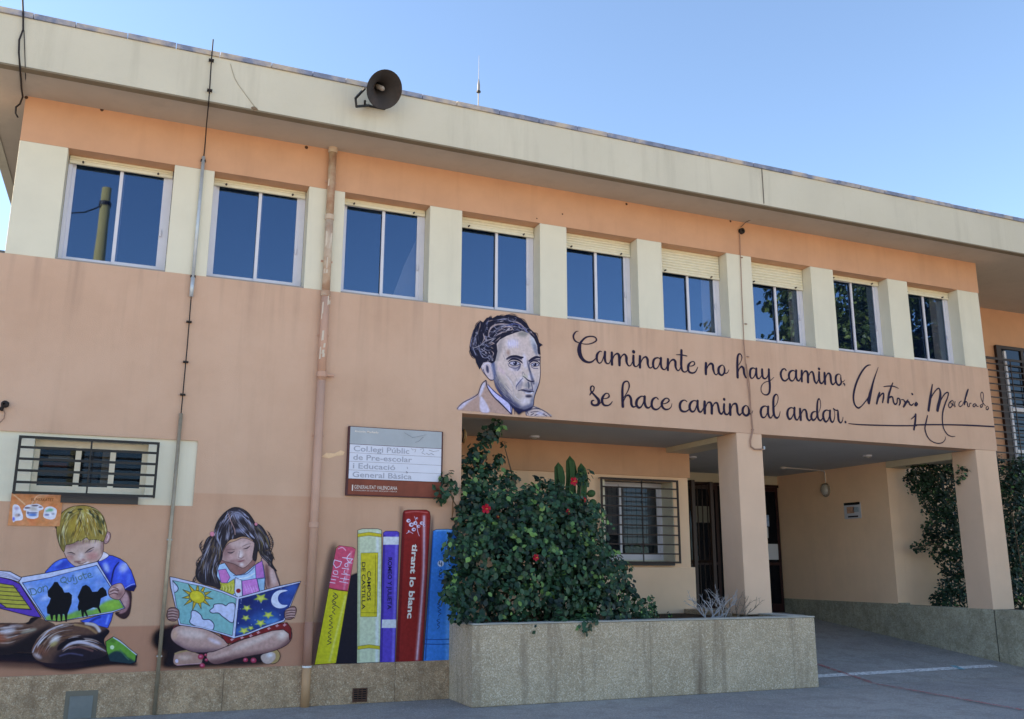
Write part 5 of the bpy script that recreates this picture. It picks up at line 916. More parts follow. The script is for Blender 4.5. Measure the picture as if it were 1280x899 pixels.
# ------------------------------------------------------------------ the school sign
SG = thing('school_sign', 'weathered school name board with white strips on a rusty brown base, left of the hibiscus', 'sign', (3.12, -.03, 2.9))
x0, x1, z0, z1 = 2.49, 3.755, 2.47, 3.345
mSB = mat('sign_brown', (132, 66, 50), .6, .12, 8, streak=.3); mSE = mat('sign_edge', (84, 48, 50), .6, .1); mSGy = mat('sign_grey', (168, 176, 184), .55, .06, 4, streak=.2)
B(x0, x1, -.045, -.004, z0, z1).obj('back_board', mSE, SG, bevel=.004)
B(x0+.025, x1-.022, -.0485, -.0455, z0+.015, z0+.205).obj('brown_strip', mSB, SG); B(x0+.025, x1-.022, -.0485, -.0455, z1-.225, z1-.008).obj('grey_strip', mSGy, SG)
zz = z0+.21; st = (z1-.23-zz)/4
for k in range(4): B(x0+.027, x1-.024, -.052, -.0455, zz+k*st+.0015, zz+(k+1)*st-.0015).obj('white_strip', mSIGNW, SG, bevel=.001)
mTX = mat('sign_letters_grey', (162, 167, 184), .7, .05); mTG = mat('sign_letters_pale', (222, 214, 208), .7)
for body, w_, k in (('Col.legi Públic', .73, 3), ('de Pre-escolar', .77, 2), ('i Educació', .55, 1), ('General Bàsica', .77, 0)):
    zb_ = zz+k*st+.022; text(body, (x0+.075, zb_), (x0+.075+w_, zb_), .068, -.0535, mTX, SG, bold=.012)
text('GENERALITAT VALENCIANA', (x0+.105, z0+.088), (x0+.66, z0+.088), .046, -.05, mTG, SG); text('CONSELLERIA DE CULTURA, EDUCACIÓ I CIÈNCIA', (x0+.105, z0+.06), (x0+.66, z0+.06), .015, -.05, mTG, SG)
text('Antonio Machado', (x0+.08, z1-.075), (x0+.39, z1-.075), .026, -.05, mTG, SG, bold=.02)
mb = MB(); mb.box(x0+.075, x0+.09, -.05, -.0487, z0+.06, z0+.135); mb.obj('emblem', mTG, SG)
mGF = mat('marker_scrawl', (70, 72, 92), .8)
def scrawl(pts, r=.0022): MB().tube([(a, -.0535, b) for a, b in pts], r, 4).obj('scrawl', mGF, SG)
mx_ = x0+.83
scrawl([(mx_, 3.10), (mx_+.02, 3.08), (mx_+.06, 3.09), (mx_+.05, 3.05)]); scrawl([(mx_+.12, 3.09), (mx_+.16, 3.11), (mx_+.17, 3.08), (mx_+.14, 3.05), (mx_+.19, 3.03)]); scrawl([(mx_+.2, 3.05), (mx_+.24, 3.03), (mx_+.27, 3.05), (mx_+.31, 3.03)]); scrawl([(mx_+.24, 3.09), (mx_+.3, 3.075), (mx_+.38, 3.09)]); scrawl([(mx_-.05, 2.86), (mx_-.04, 2.83)]); scrawl([(mx_-.06, 2.80), (mx_-.045, 2.79), (mx_-.05, 2.775)], .004)
scrawl([(mx_+.05, 3.18), (mx_+.1, 3.2), (mx_+.16, 3.26)], .0016); scrawl([(mx_-.1, 3.3), (mx_+.02, 3.24), (mx_+.2, 3.29)], .0012)
# ------------------------------------------------------------------ orange banner under the small window
cb = Canvas(-1.19, 2.03, -.70, 2.39, 420); cb.T = (5, 610, 16); cb.a[:] = 1; cb.rgb[:] = np.array((226, 146, 92))/255; rb = np.random.RandomState(4)
for k in range(40): cb.blob(rb.uniform(180, 1100), rb.uniform(130, 750), rb.uniform(30, 120), rb.uniform(20, 60), [(232, 120, 70), (240, 176, 120), (222, 132, 72), (240, 150, 100)][k % 4], .5, rb.uniform(-1.2, .4))
cb.line([(560, 320), (620, 210), (700, 150), (880, 130)], 24, (246, 196, 150), .8, 8); cb.line([(200, 140), (330, 250), (420, 330)], 26, (248, 200, 150), .8, 8); cb.line([(640, 340), (700, 200), (980, 150)], 10, (246, 190, 150), .6, 4)
for P in ([(180, 360), (230, 330), (300, 360), (340, 440), (380, 560), (360, 640), (240, 660), (180, 680), (170, 500)], [(390, 420), (450, 350), (560, 330), (680, 320), (780, 380), (780, 430), (700, 470), (680, 590), (560, 620), (450, 580), (440, 460), (400, 450)], [(800, 480), (830, 400), (930, 370), (1050, 430), (1040, 560), (1000, 620), (900, 630), (790, 580)]): cb.poly(P, (236, 230, 226), 1, 2)
for x, y, rx, ry, cc in ((255, 410, 40, 30, (180, 150, 180)), (270, 550, 50, 32, (200, 160, 140)), (195, 620, 20, 40, (80, 90, 210)), (300, 540, 22, 20, (100, 100, 110)), (580, 420, 90, 40, (200, 190, 170)), (470, 400, 60, 16, (90, 60, 70)), (620, 355, 70, 14, (80, 60, 66)), (730, 385, 40, 12, (90, 60, 70)), (570, 540, 90, 26, (50, 110, 190)), (570, 500, 110, 14, (70, 80, 120)), (480, 500, 14, 30, (60, 70, 110)), (930, 440, 60, 30, (90, 170, 110)), (870, 460, 40, 20, (120, 190, 150)), (860, 540, 50, 18, (110, 110, 150)), (980, 520, 30, 20, (150, 150, 160))): cb.blob(x, y, rx, ry, cc, .85)
ban = painted('banner', cb, paint_mat('banner_print', cb), None, .03, None, -.009); ban.parent = None
tag(ban, 'small orange printed banner with three round stickers under the barred window', 'banner')
text('EL MERKATET', (-.99, 2.30), (-.77, 2.302), .032, -.0105, mat('banner_brown', (120, 70, 40), .8), ban)
# ------------------------------------------------------------------ pipes and cables
DP = thing('drainpipe', 'peeling painted drainpipe running down between the girl and the books', 'pipe', (2.115, -.06, 0))
mPIPE = mat('pipe_pink_paint', (200, 158, 138), .6, .06, 3, .1, 30, streak=.12); mPEEL = mat('peeling_pipe', (186, 150, 128), .7, .2, 3, .3, 24, col2=(206, 200, 182))
mPIPE2 = mat('pipe_lower_paint', (172, 124, 106), .6, .08, 3)
X_ = 2.115
MB().tube([(X_, -.055, 5.05), (X_, -.055, 6.1)], .052, 14).obj('pipe_section', mPEEL, DP, smooth=True); MB().tube([(X_, -.055, 6.1), (X_, -.055, 7.08)], .052, 14).obj('pipe_section', mat('peeling_cream_pipe', (206, 196, 172), .7, .12, 4, .2, 24, col2=(168, 130, 108)), DP, smooth=True)
MB().tube([(X_, -.055, 3.9), (X_, -.055, 5.05)], .052, 14).obj('pipe_section', mPIPE, DP, smooth=True); MB().tube([(X_, -.055, .96), (X_, -.055, 3.9)], .052, 14).obj('pipe_section', mPIPE, DP, smooth=True); MB().tube([(X_, -.055, .44), (X_, -.055, .96)], .052, 14).obj('pipe_section', mPIPE2, DP, smooth=True); MB().tube([(X_, -.055, .0), (X_, -.055, .44)], .052, 14).obj('pipe_section', mat('pipe_foot', (196, 150, 112), .6, .08), DP, smooth=True)
for z, m_ in ((7.06, mPEEL), (6.1, mPEEL), (5.05, mPEEL), (3.98, mPIPE), (2.1, mPIPE), (.45, mWH)): MB().lathe([(-.04, .052), (-.035, .062), (.03, .062), (.035, .052)] if z > .6 else [(-.012, .053), (-.01, .056), (.01, .056), (.012, .053)], (X_, -.055, z), (0, 0, 1), 16).obj('collar', m_, DP)
MB().tube([(X_+.05, -.055, 3.975), (X_+.16, -.05, 3.975)], .018, 8).obj('stub', mPIPE, DP)
for z in (6.62, 5.5, 4.5, 3.2, 1.4): B(X_-.075, X_+.075, -.012, -.001, z-.012, z+.012).obj('bracket', mPIPE, DP)
rp = random.Random(9)
for k in range(18):                                       # flakes of old paint
    z = rp.uniform(4.2, 6.9); a = rp.uniform(-.9, .9); x = X_+math.sin(a)*.0535; y = -.055-math.cos(a)*.0535; s_ = rp.uniform(.008, .02); h = rp.uniform(.02, .09)
    MB().quad((x-s_, y-.001, z-h), (x+s_*.8, y-.001, z-h*.8), (x+s_, y-.002, z+h), (x-s_*.6, y-.002, z+h*.9)).obj('paint_flake', mat('flake_white', (206, 192, 176), .7, .05), DP)
LC = thing('lightning_cable', 'thin dark cable running down the wall through two long steel tubes left of the girl', 'cable', (.48, -.03, 0))
mTUBE = mat('dull_steel_tube', (186, 196, 204), .4, .1, 14, metal=.3); mTUB2 = mat('bronzed_tube', (168, 154, 134), .45, .15, 10, metal=.4)
MB().tube([(.49, -.035, 6.67), (.485, -.035, 5.0)], .021, 10).obj('steel_tube', mTUBE, LC, smooth=True); MB().tube([(.485, -.035, 5.06), (.483, -.035, 4.82)], .024, 10).obj('steel_tube', mTUBE, LC, smooth=True)
MB().tube([(.482, -.035, 3.37), (.47, -.035, .0)], .022, 10).obj('steel_tube', mTUB2, LC, smooth=True)
MB().tube([(.452, FY-.045, 7.88), (.452, FY-.045, 7.62), (.458, FY-.05, 7.3), (.462, FY-.045, 7.06), (.48, -.3, 6.98), (.492, -.08, 6.95), (.495, -.035, 6.8), (.49, -.035, 6.6)], .008, 6).obj('cable', mCABLE, LC); MB().tube([(.484, -.035, 4.84), (.487, -.035, 4.2), (.482, -.035, 3.36)], .007, 6).obj('cable', mCABLE, LC)
for x, y, z in ((.452, FY-.03, 7.6), (.462, FY-.03, 7.2), (.484, -.02, 4.5), (.485, -.02, 4.0), (.483, -.02, 3.6), (.475, -.02, 1.9), (.471, -.02, .62), (.489, -.02, 6.62), (.485, -.02, 5.08)): B(x-.03, x+.03, y-.03, y+.02, z-.009, z+.009).obj('clip', mGAL if z < 2 else mCABLE, LC)
# hanging cable at the left corner
def on(x, y, Y): return PY(x, y, Y)
hc = MB().tube([on(28, -8, FY-.03), on(29, 20, FY-.03), on(29, 37, FY-.03), on(24, 50, FY-.03), on(23.5, 66, FY-.03), on(25, 84, FY-.03), on(26, 98, -.45), on(27, 112, -.2), on(28.5, 121, -.04), on(25, 130, -.03), on(20, 134, -.04), on(19.5, 142, -.05), on(22.5, 147, -.04)], .011, 6).obj('hanging_cable', mCABLE, smooth=True); tag(hc, 'thick black cable hanging over the roof edge at the left corner of the upper floor', 'cable')
hc = MB().tube([on(30, 38, FY-.012), on(31.5, 84, FY-.012), on(32, 100, -.4), on(32.5, 118, -.02)], .005, 5).obj('thin_cable', mCABLE); tag(hc, 'hair thin wire beside the thick black cable at the left roof corner', 'wire')
RC = thing('conduit_cable', 'pair of thin cables dropping from the roof edge across the painted lettering', 'cable', (8.75, -.03, 5))
mCB = mat('brown_cable', (156, 124, 110), .7, .1)
MB().tube([on(952, 207, FY-.01), on(953.5, 228, FY-.01), on(955, 254, FY-.01), on(952, 262, -.5), on(944, 272, -.2), on(932, 278, -.05), on(926, 284, -.03)], .006, 6).obj('cable', mat('grey_cable', (92, 84, 78), .7, .1), RC)
MB().lathe([(-.03, .02), (-.025, .05), (.02, .05), (.03, .01)], on(927, 289, -.03), (0, 1, 0), 12).obj('junction_box', mCABLE, RC)
MB().tube([on(924.5, 291, -.02), on(926, 330, -.02), on(927.5, 370, -.02), on(930, 430, -.02), on(934, 472, -.02), on(938, 505, -.02), on(941, 541, -.02)], .007, 6).obj('cable', mCB, RC); MB().tube([on(933, 455, -.012), on(937, 480, -.012), on(939, 512, -.012), on(941.5, 538, -.012)], .005, 5).obj('cable', mCB, RC)
MB().tube([on(941, 538, -.02), on(938, 551, -.02), on(938.5, 558, -.02), on(943, 561.5, -.02), on(955, 562, -.02)], .012, 8).obj('conduit', mCB, RC); MB().tube([on(955, 562, -.02), on(955, 558, -.02)], .016, 8).obj('conduit_end', mGAL, RC)
for y_ in (322, 405, 446, 537): q = on(927+(y_-322)*.065, y_, -.012); B(q.x-.02, q.x+.02, -.02, -.002, q.z-.007, q.z+.007).obj('clip', mCB, RC)
# wall lamp left edge
wl = thing('wall_bracket', 'small dark wall bracket with a loose wire at the far left above the barred window', 'bracket', (-1.37, -.03, 3.33))
q = on(5, 505, -.06); MB().lathe([(0, .012), (.02, .04), (.05, .04), (.06, .01)], q+Vector((0, -.02, 0)), (.3, 1, 0), 12).obj('cap', mCABLE, wl); MB().tube([on(4, 507, -.05), on(2, 512, -.03), on(-3, 510, -.02)], .02, 8).obj('arm', mCABLE, wl); MB().tube([on(4, 512, -.02), on(6, 517, -.02), on(5, 523, -.02), on(0, 528, -.02), on(-6, 530, -.02)], .006, 5).obj('wire', mCB, wl)
# ------------------------------------------------------------------ horn loudspeaker on the roof edge
HL = thing('horn_loudspeaker', 'dark grey horn loudspeaker bracketed to the roof edge', 'loudspeaker', (2.55, FY, 7.5))
mHORN = mat('horn_grey', (44, 43, 46), .6, .2, 10, streak=.2); mHIN = mat('horn_inside', (52, 48, 48), .7, .35, 5, streak=.4, streakcol=(120, 92, 80))
ctr = PY(480.6, 112, -1.12); d = Vector((.27, -.83, -.60)).normalized(); hp = [(t_*.72, r_) for t_, r_ in [(0, .045), (.05, .05), (.12, .065), (.2, .095), (.27, .14), (.32, .19), (.345, .232), (.352, .243), (.352, .248), (.34, .24), (.31, .196), (.26, .15), (.19, .106), (.1, .075), (0, .06)]]
o_ = ctr-d*.253; MB().lathe([(t, r) for t, r in hp[7:]], o_, d, 32).obj('horn', mHORN, HL, smooth=True); MB().lathe([(t, r) for t, r in hp[:8]], o_, d, 32).obj('horn_inside', mHIN, HL, smooth=True)
MB().lathe([(.0, .03), (.02, .032), (.19, .032), (.205, .026), (.21, .0)], o_, d, 16).obj('re_entrant_tube', mat('horn_core', (150, 140, 132), .5, .2, 20), HL, smooth=True)
MB().lathe([(-.08, .0), (-.08, .05), (-.02, .06), (0, .05)], o_, d, 20).obj('driver', mHORN, HL, smooth=True)
sx_ = Vector((1, -.3, 0)).normalized()
for sgn in (-1,):
    a = ctr-sx_*.235-d*.02; MB().tube([a, a+Vector((-.09, .12, -.10)), a+Vector((-.07, .14, -.20)), Vector((2.42, FY-.01, 7.43))], .018, 6).obj('bracket', mBLK, HL)
MB().tube([Vector((2.33, FY-.16, 7.40)), Vector((2.36, FY-.02, 7.42)), Vector((2.62, FY-.02, 7.42)), Vector((2.70, FY-.14, 7.45))], .016, 6).obj('bracket', mBLK, HL)
# antenna on the roof
mAN = mat('antenna_grey', (120, 122, 128), .5, .1)
AN = thing('roof_antenna', 'thin pointed lightning rod standing on the roof right of the loudspeaker', 'antenna', (4.45, .8, 7.7))
ab = PY(598, 134, .8); at_ = PY(598, 69, .8); h = at_.z-ab.z; x = ab.x; b0 = 7.70
MB().tube([(x, .8, b0), (x, .8, ab.z+h*.26)], .009, 8).obj('mast', mAN, AN); MB().lathe([(0, .01), (.01, .034), (.03, .034), (.04, .015)], (x, .8, ab.z+h*.27), (0, 0, 1), 12).obj('disc', mBLK, AN)
MB().lathe([(0, .015), (.02, .022), (h*.12, .022), (h*.22, .009), (h*.24, .005)], (x, .8, ab.z+h*.3), (0, 0, 1), 12).obj('head', mAN, AN, smooth=True); MB().tube([(x, .8, ab.z+h*.5), (x, .8, at_.z)], [.005, .002], 6).obj('rod', mAN, AN)
# ------------------------------------------------------------------ things in the porch and on the plinth
pz = thing('porch_notice', 'small white notice with a dark header on the side wall of the porch', 'notice', (13.495, 3.0, 2.7))
B(13.488, 13.497, 2.82, 3.28, 2.575, 2.885).obj('plate', mat('notice_plate', (196, 200, 212), .6, .03), pz); B(13.484, 13.4875, 2.83, 3.27, 2.845, 2.895).obj('header', mBLK, pz); B(13.485, 13.4875, 3.0, 3.2, 2.68, 2.81).obj('logo', mat('notice_logo', (190, 150, 130), .7, .3, 40), pz); B(13.485, 13.4875, 2.87, 3.02, 2.7, 2.8).obj('logo', mat('notice_logo2', (150, 166, 180), .7, .2, 40), pz); B(13.485, 13.4875, 2.9, 3.18, 2.6, 2.63).obj('text_line', mKD, pz)
pl = thing('wall_lamp', 'oval bulkhead lamp high on the side wall of the porch fed by a white conduit', 'lamp', (13.47, 3.75, 3.2))
bm_ = MB().lathe([(0, .0), (0, .11), (.03, .12), (.05, .115)], (13.5, 3.75, 3.2), (-1, 0, 0), 20); bm_.v = [(a, b, 3.2+(c-3.2)*1.25) for a, b, c in bm_.v]; bm_.obj('lamp_base', mat('lamp_base', (150, 140, 128), .5), pl)
bm_ = MB().lathe([(.05, .1), (.09, .085), (.115, .05), (.12, 0)], (13.5, 3.75, 3.2), (-1, 0, 0), 20); bm_.v = [(a, b, 3.2+(c-3.2)*1.25) for a, b, c in bm_.v]; bm_.obj('lamp_glass', mat('lamp_glass', (170, 168, 164), .2, .02, spec=.6), pl, smooth=True)
MB().tube([(13.49, 3.76, 3.34), (13.49, 3.76, 3.55), (13.47, 3.75, 3.59), (13.3, 3.73, 3.605), (12.34, 3.64, 3.605)], .013, 8).obj('conduit', mat('white_conduit', (206, 200, 196), .5), pl); MB().lathe([(0, .05), (.02, .055), (.04, .045)], (12.3, 3.63, 3.618), (0, 0, -1), 14).obj('junction_box', mat('white_conduit', (206, 200, 196)), pl)
for i, (x, y) in enumerate(((12.4, 1.4), (5.81, 1.6), (9.62, 2.9))):
    c_ = thing('ceiling_lamp', ['small round white lamp on the porch ceiling near the right column', 'small round white lamp on the porch ceiling above the hibiscus', 'small round white lamp on the porch ceiling behind the first column'][i], 'lamp', (x, y, 3.6), 'round lamps on the porch ceiling')
    MB().lathe([(0, .0), (0, .08), (.02, .085), (.03, .07)], (x, y, 3.62), (0, 0, -1), 18).obj('lamp_ring', mALU, c_); MB().lathe([(.03, .06), (.05, .04), (.055, 0)], (x, y, 3.62), (0, 0, -1), 18).obj('lamp_shade', mat('lamp_glass'), c_) if 0 else MB().lathe([(.03, .065), (.05, .045), (.056, 0)], (x, y, 3.62), (0, 0, -1), 18).obj('lamp_shade', MATS['lamp_glass'], c_, smooth=True)
al = thing('alarm_bell', 'ribbed brass coloured bell lamp on the return wall under the lintel beside the hibiscus top', 'bell', (4.1, .3, 3.36))
q = PX(580, 545, 4.05); q = Vector((4.032, .34, 3.36)); MB().lathe([(0, .0), (0, .1), (.03, .1), (.03, .085)], q, (1, 0, 0), 18).obj('base', mat('bell_brass', (176, 140, 96), .45, .1), al)
for k in range(4): MB().lathe([(0, .085), (.012, .1), (.022, .085)], q+Vector((.035+k*.034, 0, 0)), (1, 0, 0), 18).obj('rib', mDARK if k % 2 == 0 else MATS['bell_brass'], al)
mb = MB().lathe([(0, .075), (.14, .07), (.16, .0)], q+Vector((.03, 0, 0)), (1, 0, 0), 18).obj('bell_core', MATS['bell_brass'], al)
vg = thing('vent_grate', 'small rusty louvred vent set in the plinth under the books', 'vent', (2.77, -.03, .09))
mRU = mat('rusty_iron', (94, 64, 52), .8, .25, 20)
f = MB(); f.box(2.68, 2.86, -.045, -.031, .02, .035).box(2.68, 2.86, -.045, -.031, .165, .18).box(2.68, 2.695, -.045, -.031, .035, .165).box(2.845, 2.86, -.045, -.031, .035, .165); f.obj('frame', mRU, vg); B(2.695, 2.845, -.0335, -.0312, .035, .165).obj('backing', mDK, vg)
for k in range(5): B(2.695, 2.845, -.043, -.034, .042+k*.025, .052+k*.025).obj('slat', mRU, vg)
for k in range(2): B(2.74+k*.05, 2.748+k*.05, -.046, -.0432, .035, .165).obj('upright', mRU, vg)
ap = thing('access_panel', 'grey metal access cover set in the plinth left of the steel tube', 'cover', (-.28, -.03, .1))
B(-.395, -.165, -.040, -.031, -.0+.004, .235).obj('cover', mat('access_grey', (122, 124, 122), .6, .12, 6), ap, bevel=.003); B(-.44, -.12, -.0325, -.0305, .004, .29).obj('cement_surround', mat('cement_smear', (124, 116, 104), .95, .1), ap)
# ------------------------------------------------------------------ plants
def leafmat(name, dark, light, young):
    m = bpy.data.materials.new(name); m.use_nodes = True; n = m.node_tree.nodes; L = m.node_tree.links; b = n['Principled BSDF']; b.inputs['Roughness'].default_value = .42; b.inputs['Specular IOR Level'].default_value = .4
    at = n.new('ShaderNodeAttribute'); at.attribute_name = 'tint'; cr = n.new('ShaderNodeValToRGB'); e = cr.color_ramp.elements
    e[0].position = 0; e[0].color = (*lin(dark), 1); e[1].position = 1; e[1].color = (*lin(young), 1); k = e.new(.72); k.color = (*lin(light), 1); L.new(at.outputs['Fac'], cr.inputs[0]); L.new(cr.outputs[0], b.inputs['Base Color'])
    tr = n.new('ShaderNodeBsdfTranslucent'); mx = n.new('ShaderNodeMixShader'); mx.inputs[0].default_value = .18; L.new(cr.outputs[0], tr.inputs[0]); L.new(b.outputs[0], mx.inputs[1]); L.new(tr.outputs[0], mx.inputs[2]); L.new(mx.outputs[0], n['Material Output'].inputs[0])
    return m
LEAF = np.array([(0, 0, 0), (.30, .30, .05), (.36, .62, .03), (0, 1.05, -.10), (-.36, .62, .03), (-.30, .30, .05), (0, .52, -.05)])
LF = [(0, 1, 6), (1, 2, 6), (2, 3, 6), (3, 4, 6), (4, 5, 6), (5, 0, 6)]
def leaves(name, C, N, size, tint, m, parent=None, seed=1, droop=.35, wide=1.):
    rs = np.random.RandomState(seed); n = len(C)
    up = rs.normal(size=(n, 3))*.7+np.array([0, 0, -droop]); N = N+rs.normal(size=(n, 3))*.45; N /= np.linalg.norm(N, axis=1)[:, None]
    up -= (up*N).sum(1)[:, None]*N; up /= np.linalg.norm(up, axis=1)[:, None]; sd_ = np.cross(up, N)
    L = LEAF[None]*size[:, None, None]; V = C[:, None]+L[..., 0:1]*wide*sd_[:, None]+L[..., 1:2]*up[:, None]+L[..., 2:3]*N[:, None]
    V = V.reshape(-1, 3); F = (np.array(LF)[None]+np.arange(n)[:, None, None]*7).reshape(-1, 3)
    me = bpy.data.meshes.new(name); me.vertices.add(len(V)); me.vertices.foreach_set('co', V.ravel().astype(np.float32)); me.loops.add(F.size); me.loops.foreach_set('vertex_index', F.ravel().astype(np.int32))
    me.polygons.add(len(F)); me.polygons.foreach_set('loop_start', np.arange(0, F.size, 3, dtype=np.int32)); me.update(calc_edges=True); me.validate()
    a = me.attributes.new('tint', 'FLOAT', 'POINT'); a.data.foreach_set('value', np.repeat(tint, 7).astype(np.float32)); me.materials.append(m)
    o = bpy.data.objects.new(name, me); COL.objects.link(o)
    if parent: o.parent = parent; o.location = -world_loc(parent)
    o['kind'] = 'stuff'; return o
def clumps(defs, n, seed, minz=.9, size=(.05, .085), young=.12, keep=None):
    rs = np.random.RandomState(seed); w_ = np.array([d[3]**2 for d in defs]); w_ = w_/w_.sum(); C, N, T, Z = [], [], [], []
    for d_, k in zip(defs, (w_*n).astype(int)):
        c = np.array(d_[0:3]); r = d_[3]; v = rs.normal(size=(k, 3)); v /= np.linalg.norm(v, axis=1)[:, None]
        rad = r*(rs.uniform(.35, 1.06, k)**.55)*(1+.16*np.sin(v[:, 0]*5+c[0]*9)*np.cos(v[:, 2]*6+c[2]*7)); P = c+v*rad[:, None]*np.array([1, 1, .95])
        nn = v*.8+np.array([-.05, -.55, .45]); base = np.clip(rs.uniform(.0, .5, k)+.22*np.sin(P[:, 0]*7+1.3*np.sin(P[:, 2]*6))*np.cos(P[:, 2]*8+P[:, 1]*5)+.06, 0, .68); outer = (rad > r*.86) & (rs.uniform(size=k) < young*(d_[4] if len(d_) > 4 else 1)**1.5*3.2*np.clip(.15+1.5*np.sin(P[:, 0]*9+2*P[:, 2])*np.sin(P[:, 2]*11-P[:, 0]*3), 0, 1.5))
        C.append(P); N.append(nn); T.append(np.where(outer, rs.uniform(.6, 1, k), base)); Z.append(rs.uniform(size[0], size[1], k))
    C, N, T, Z = map(np.concatenate, (C, N, T, Z)); ok = C[:, 2] > minz
    ok &= (np.sin(C[:, 0]*13+2*np.sin(C[:, 2]*9))*np.sin(C[:, 2]*15+C[:, 1]*8)+rs.uniform(-.5, .9, len(C))) > -.62
    if keep is not None: ok &= keep(C)
    return C[ok], N[ok], Z[ok], T[ok]
mHIB = leafmat('hibiscus_leaf', (14, 38, 33), (54, 98, 66), (128, 170, 88)); mIVY = leafmat('ivy_leaf', (14, 34, 30), (40, 76, 50), (96, 138, 78)); mBARK = mat('bark', (92, 78, 62), .9, .2, 12, .4, 30)
HB = thing('hibiscus_bush', 'large dark green hibiscus bush with red flowers spilling over the planter', 'bush', (5.2, 0, .86))
def cp(x, y, Y, rpx, yg=1):                               # a clump of foliage seen about (x, y) in the photograph, Y metres into the porch
    p = PY(x, y, Y); k = PY(x+rpx, y, Y)-p; return (p.x, p.y, p.z, k.length*.93, yg)
H = [cp(590, 735, -.45, 34), cp(640, 745, -.45, 38), cp(695, 748, -.4, 36), cp(740, 752, -.4, 28), cp(775, 758, -.35, 18), cp(612, 700, -.35, 42), cp(660, 700, -.35, 46, 2.2), cp(712, 705, -.3, 44, 1.5), cp(752, 728, -.3, 30),
     cp(595, 665, -.2, 34, 1.4), cp(640, 655, -.2, 46), cp(690, 655, -.2, 42), cp(725, 660, -.15, 34), cp(590, 640, 0, 28), cp(650, 645, 0, 34), cp(700, 638, 0, 30), cp(722, 634, .1, 18, 1.2), cp(735, 690, -.2, 26, 1.8), cp(760, 715, -.25, 26), cp(575, 690, -.5, 22, 1.8), cp(572, 738, -.55, 20),
     cp(583, 618, .1, 22), cp(597, 600, .2, 20), cp(616, 618, .2, 24), cp(588, 580, .25, 15), cp(598, 566, .25, 14), cp(612, 590, .3, 12), cp(606, 549, .3, 11), cp(615, 541, .25, 13, 1.6), cp(621, 531, .25, 8, 1.6), cp(636, 600, .3, 12), cp(624, 574, .4, 8), cp(630, 556, .4, 5), cp(665, 618, .2, 16), cp(690, 612, .3, 14), cp(727, 600, .3, 9), cp(733, 592, .3, 6), cp(676, 602, .3, 8),
     cp(560, 598, -.1, 9), cp(552, 620, -.12, 9), cp(566, 611, -.1, 8), cp(700, 780, -.75, 10), cp(733, 778, -.8, 12, 1.6), cp(728, 786, -.86, 8, 2), cp(575, 765, -.7, 15), cp(563, 745, -.75, 12, 1.4), cp(800, 768, -.3, 9), cp(790, 752, -.3, 14), cp(786, 733, -.25, 9), cp(810, 756, -.2, 6), cp(748, 640, 0, 8), cp(745, 662, -.1, 9, 1.5), cp(560, 720, -.6, 9), cp(600, 775, -.72, 10), cp(650, 776, -.74, 10), cp(770, 775, -.72, 10), cp(668, 786, -.84, 5, 2)]
bushkeep = lambda C: ~((C[:, 0] < 4.03) & (C[:, 1] > -.03)) & ~((C[:, 1] > 1.95)) & ~((C[:, 2] < .93) & (C[:, 1] > -.86) & (C[:, 0] > 3.9))
C, N, Zs, T = clumps(H, 15500, 3, .70, (.036, .1), .12, bushkeep); leaves('foliage', C, N, Zs, T, mHIB, HB, 3)
rs3 = np.random.RandomState(21)
for k in range(16):
    t = H[rs3.randint(0, 36)]; b0 = Vector((4.6+rs3.uniform(-.3, 1.2), rs3.uniform(-.4, .4), .86)); e = Vector(t[:3]); mid = b0.lerp(e, .5)+Vector((rs3.uniform(-.15, .15), rs3.uniform(-.1, .1), .15))
    MB().tube([b0-Vector(world_loc(HB))*0, mid, e], [.022, .014, .005], 6).obj('branch', mBARK, HB)
MB().tube([PY(566, 625, -.1), PY(566, 640, -.1), PY(565, 648, -.1)], [.006, .012, .006], 6).obj('seed_pod', mat('pod_brown', (120, 84, 56), .8, .2), HB)
MB().tube([PY(575, 640, .0), PY(566, 625, -.1), PY(560, 605, -.12)], [.01, .008, .004], 6).obj('branch', mBARK, HB)
mFL = mat('hibiscus_red', (178, 20, 48), .5, .15, 20); mPO = mat('stamen_yellow', (200, 150, 60), .6)
for i, (x, y, Y, s_) in enumerate(((607, 636, -.5, .9), (716, 602, -.05, .9), (669, 697, -.82, .65), (710, 640, -.5, .55), (729, 625, -.1, .6), (622, 646, -.45, .3))):
    c_ = PY(x, y, Y); n_ = Vector((rs3.uniform(-.3, .3), -1, rs3.uniform(-.2, .4))).normalized(); u = n_.orthogonal().normalized(); v_ = n_.cross(u); mb = MB()
    for k in range(5):
        a = k*2*math.pi/5+i; da = u*math.cos(a)+v_*math.sin(a); sb = n_.cross(da); r = .06*s_
        P = [c_, c_+da*r*.5+sb*r*.42+n_*r*.45, c_+da*r*1.05+sb*r*.45+n_*r*.55, c_+da*r*1.15+n_*r*.35, c_+da*r*1.05-sb*r*.4+n_*r*.6, c_+da*r*.5-sb*r*.42+n_*r*.45]
        k0 = len(mb.v); mb.v += [tuple(q) for q in P]; mb.f += [(k0, k0+j, k0+j+1) for j in range(1, 5)]
    fl = mb.obj('flower', mFL, HB, origin=c_); MB().tube([c_, c_+n_*.075*s_], [.004, .007], 5).obj('stamen', mPO, fl)
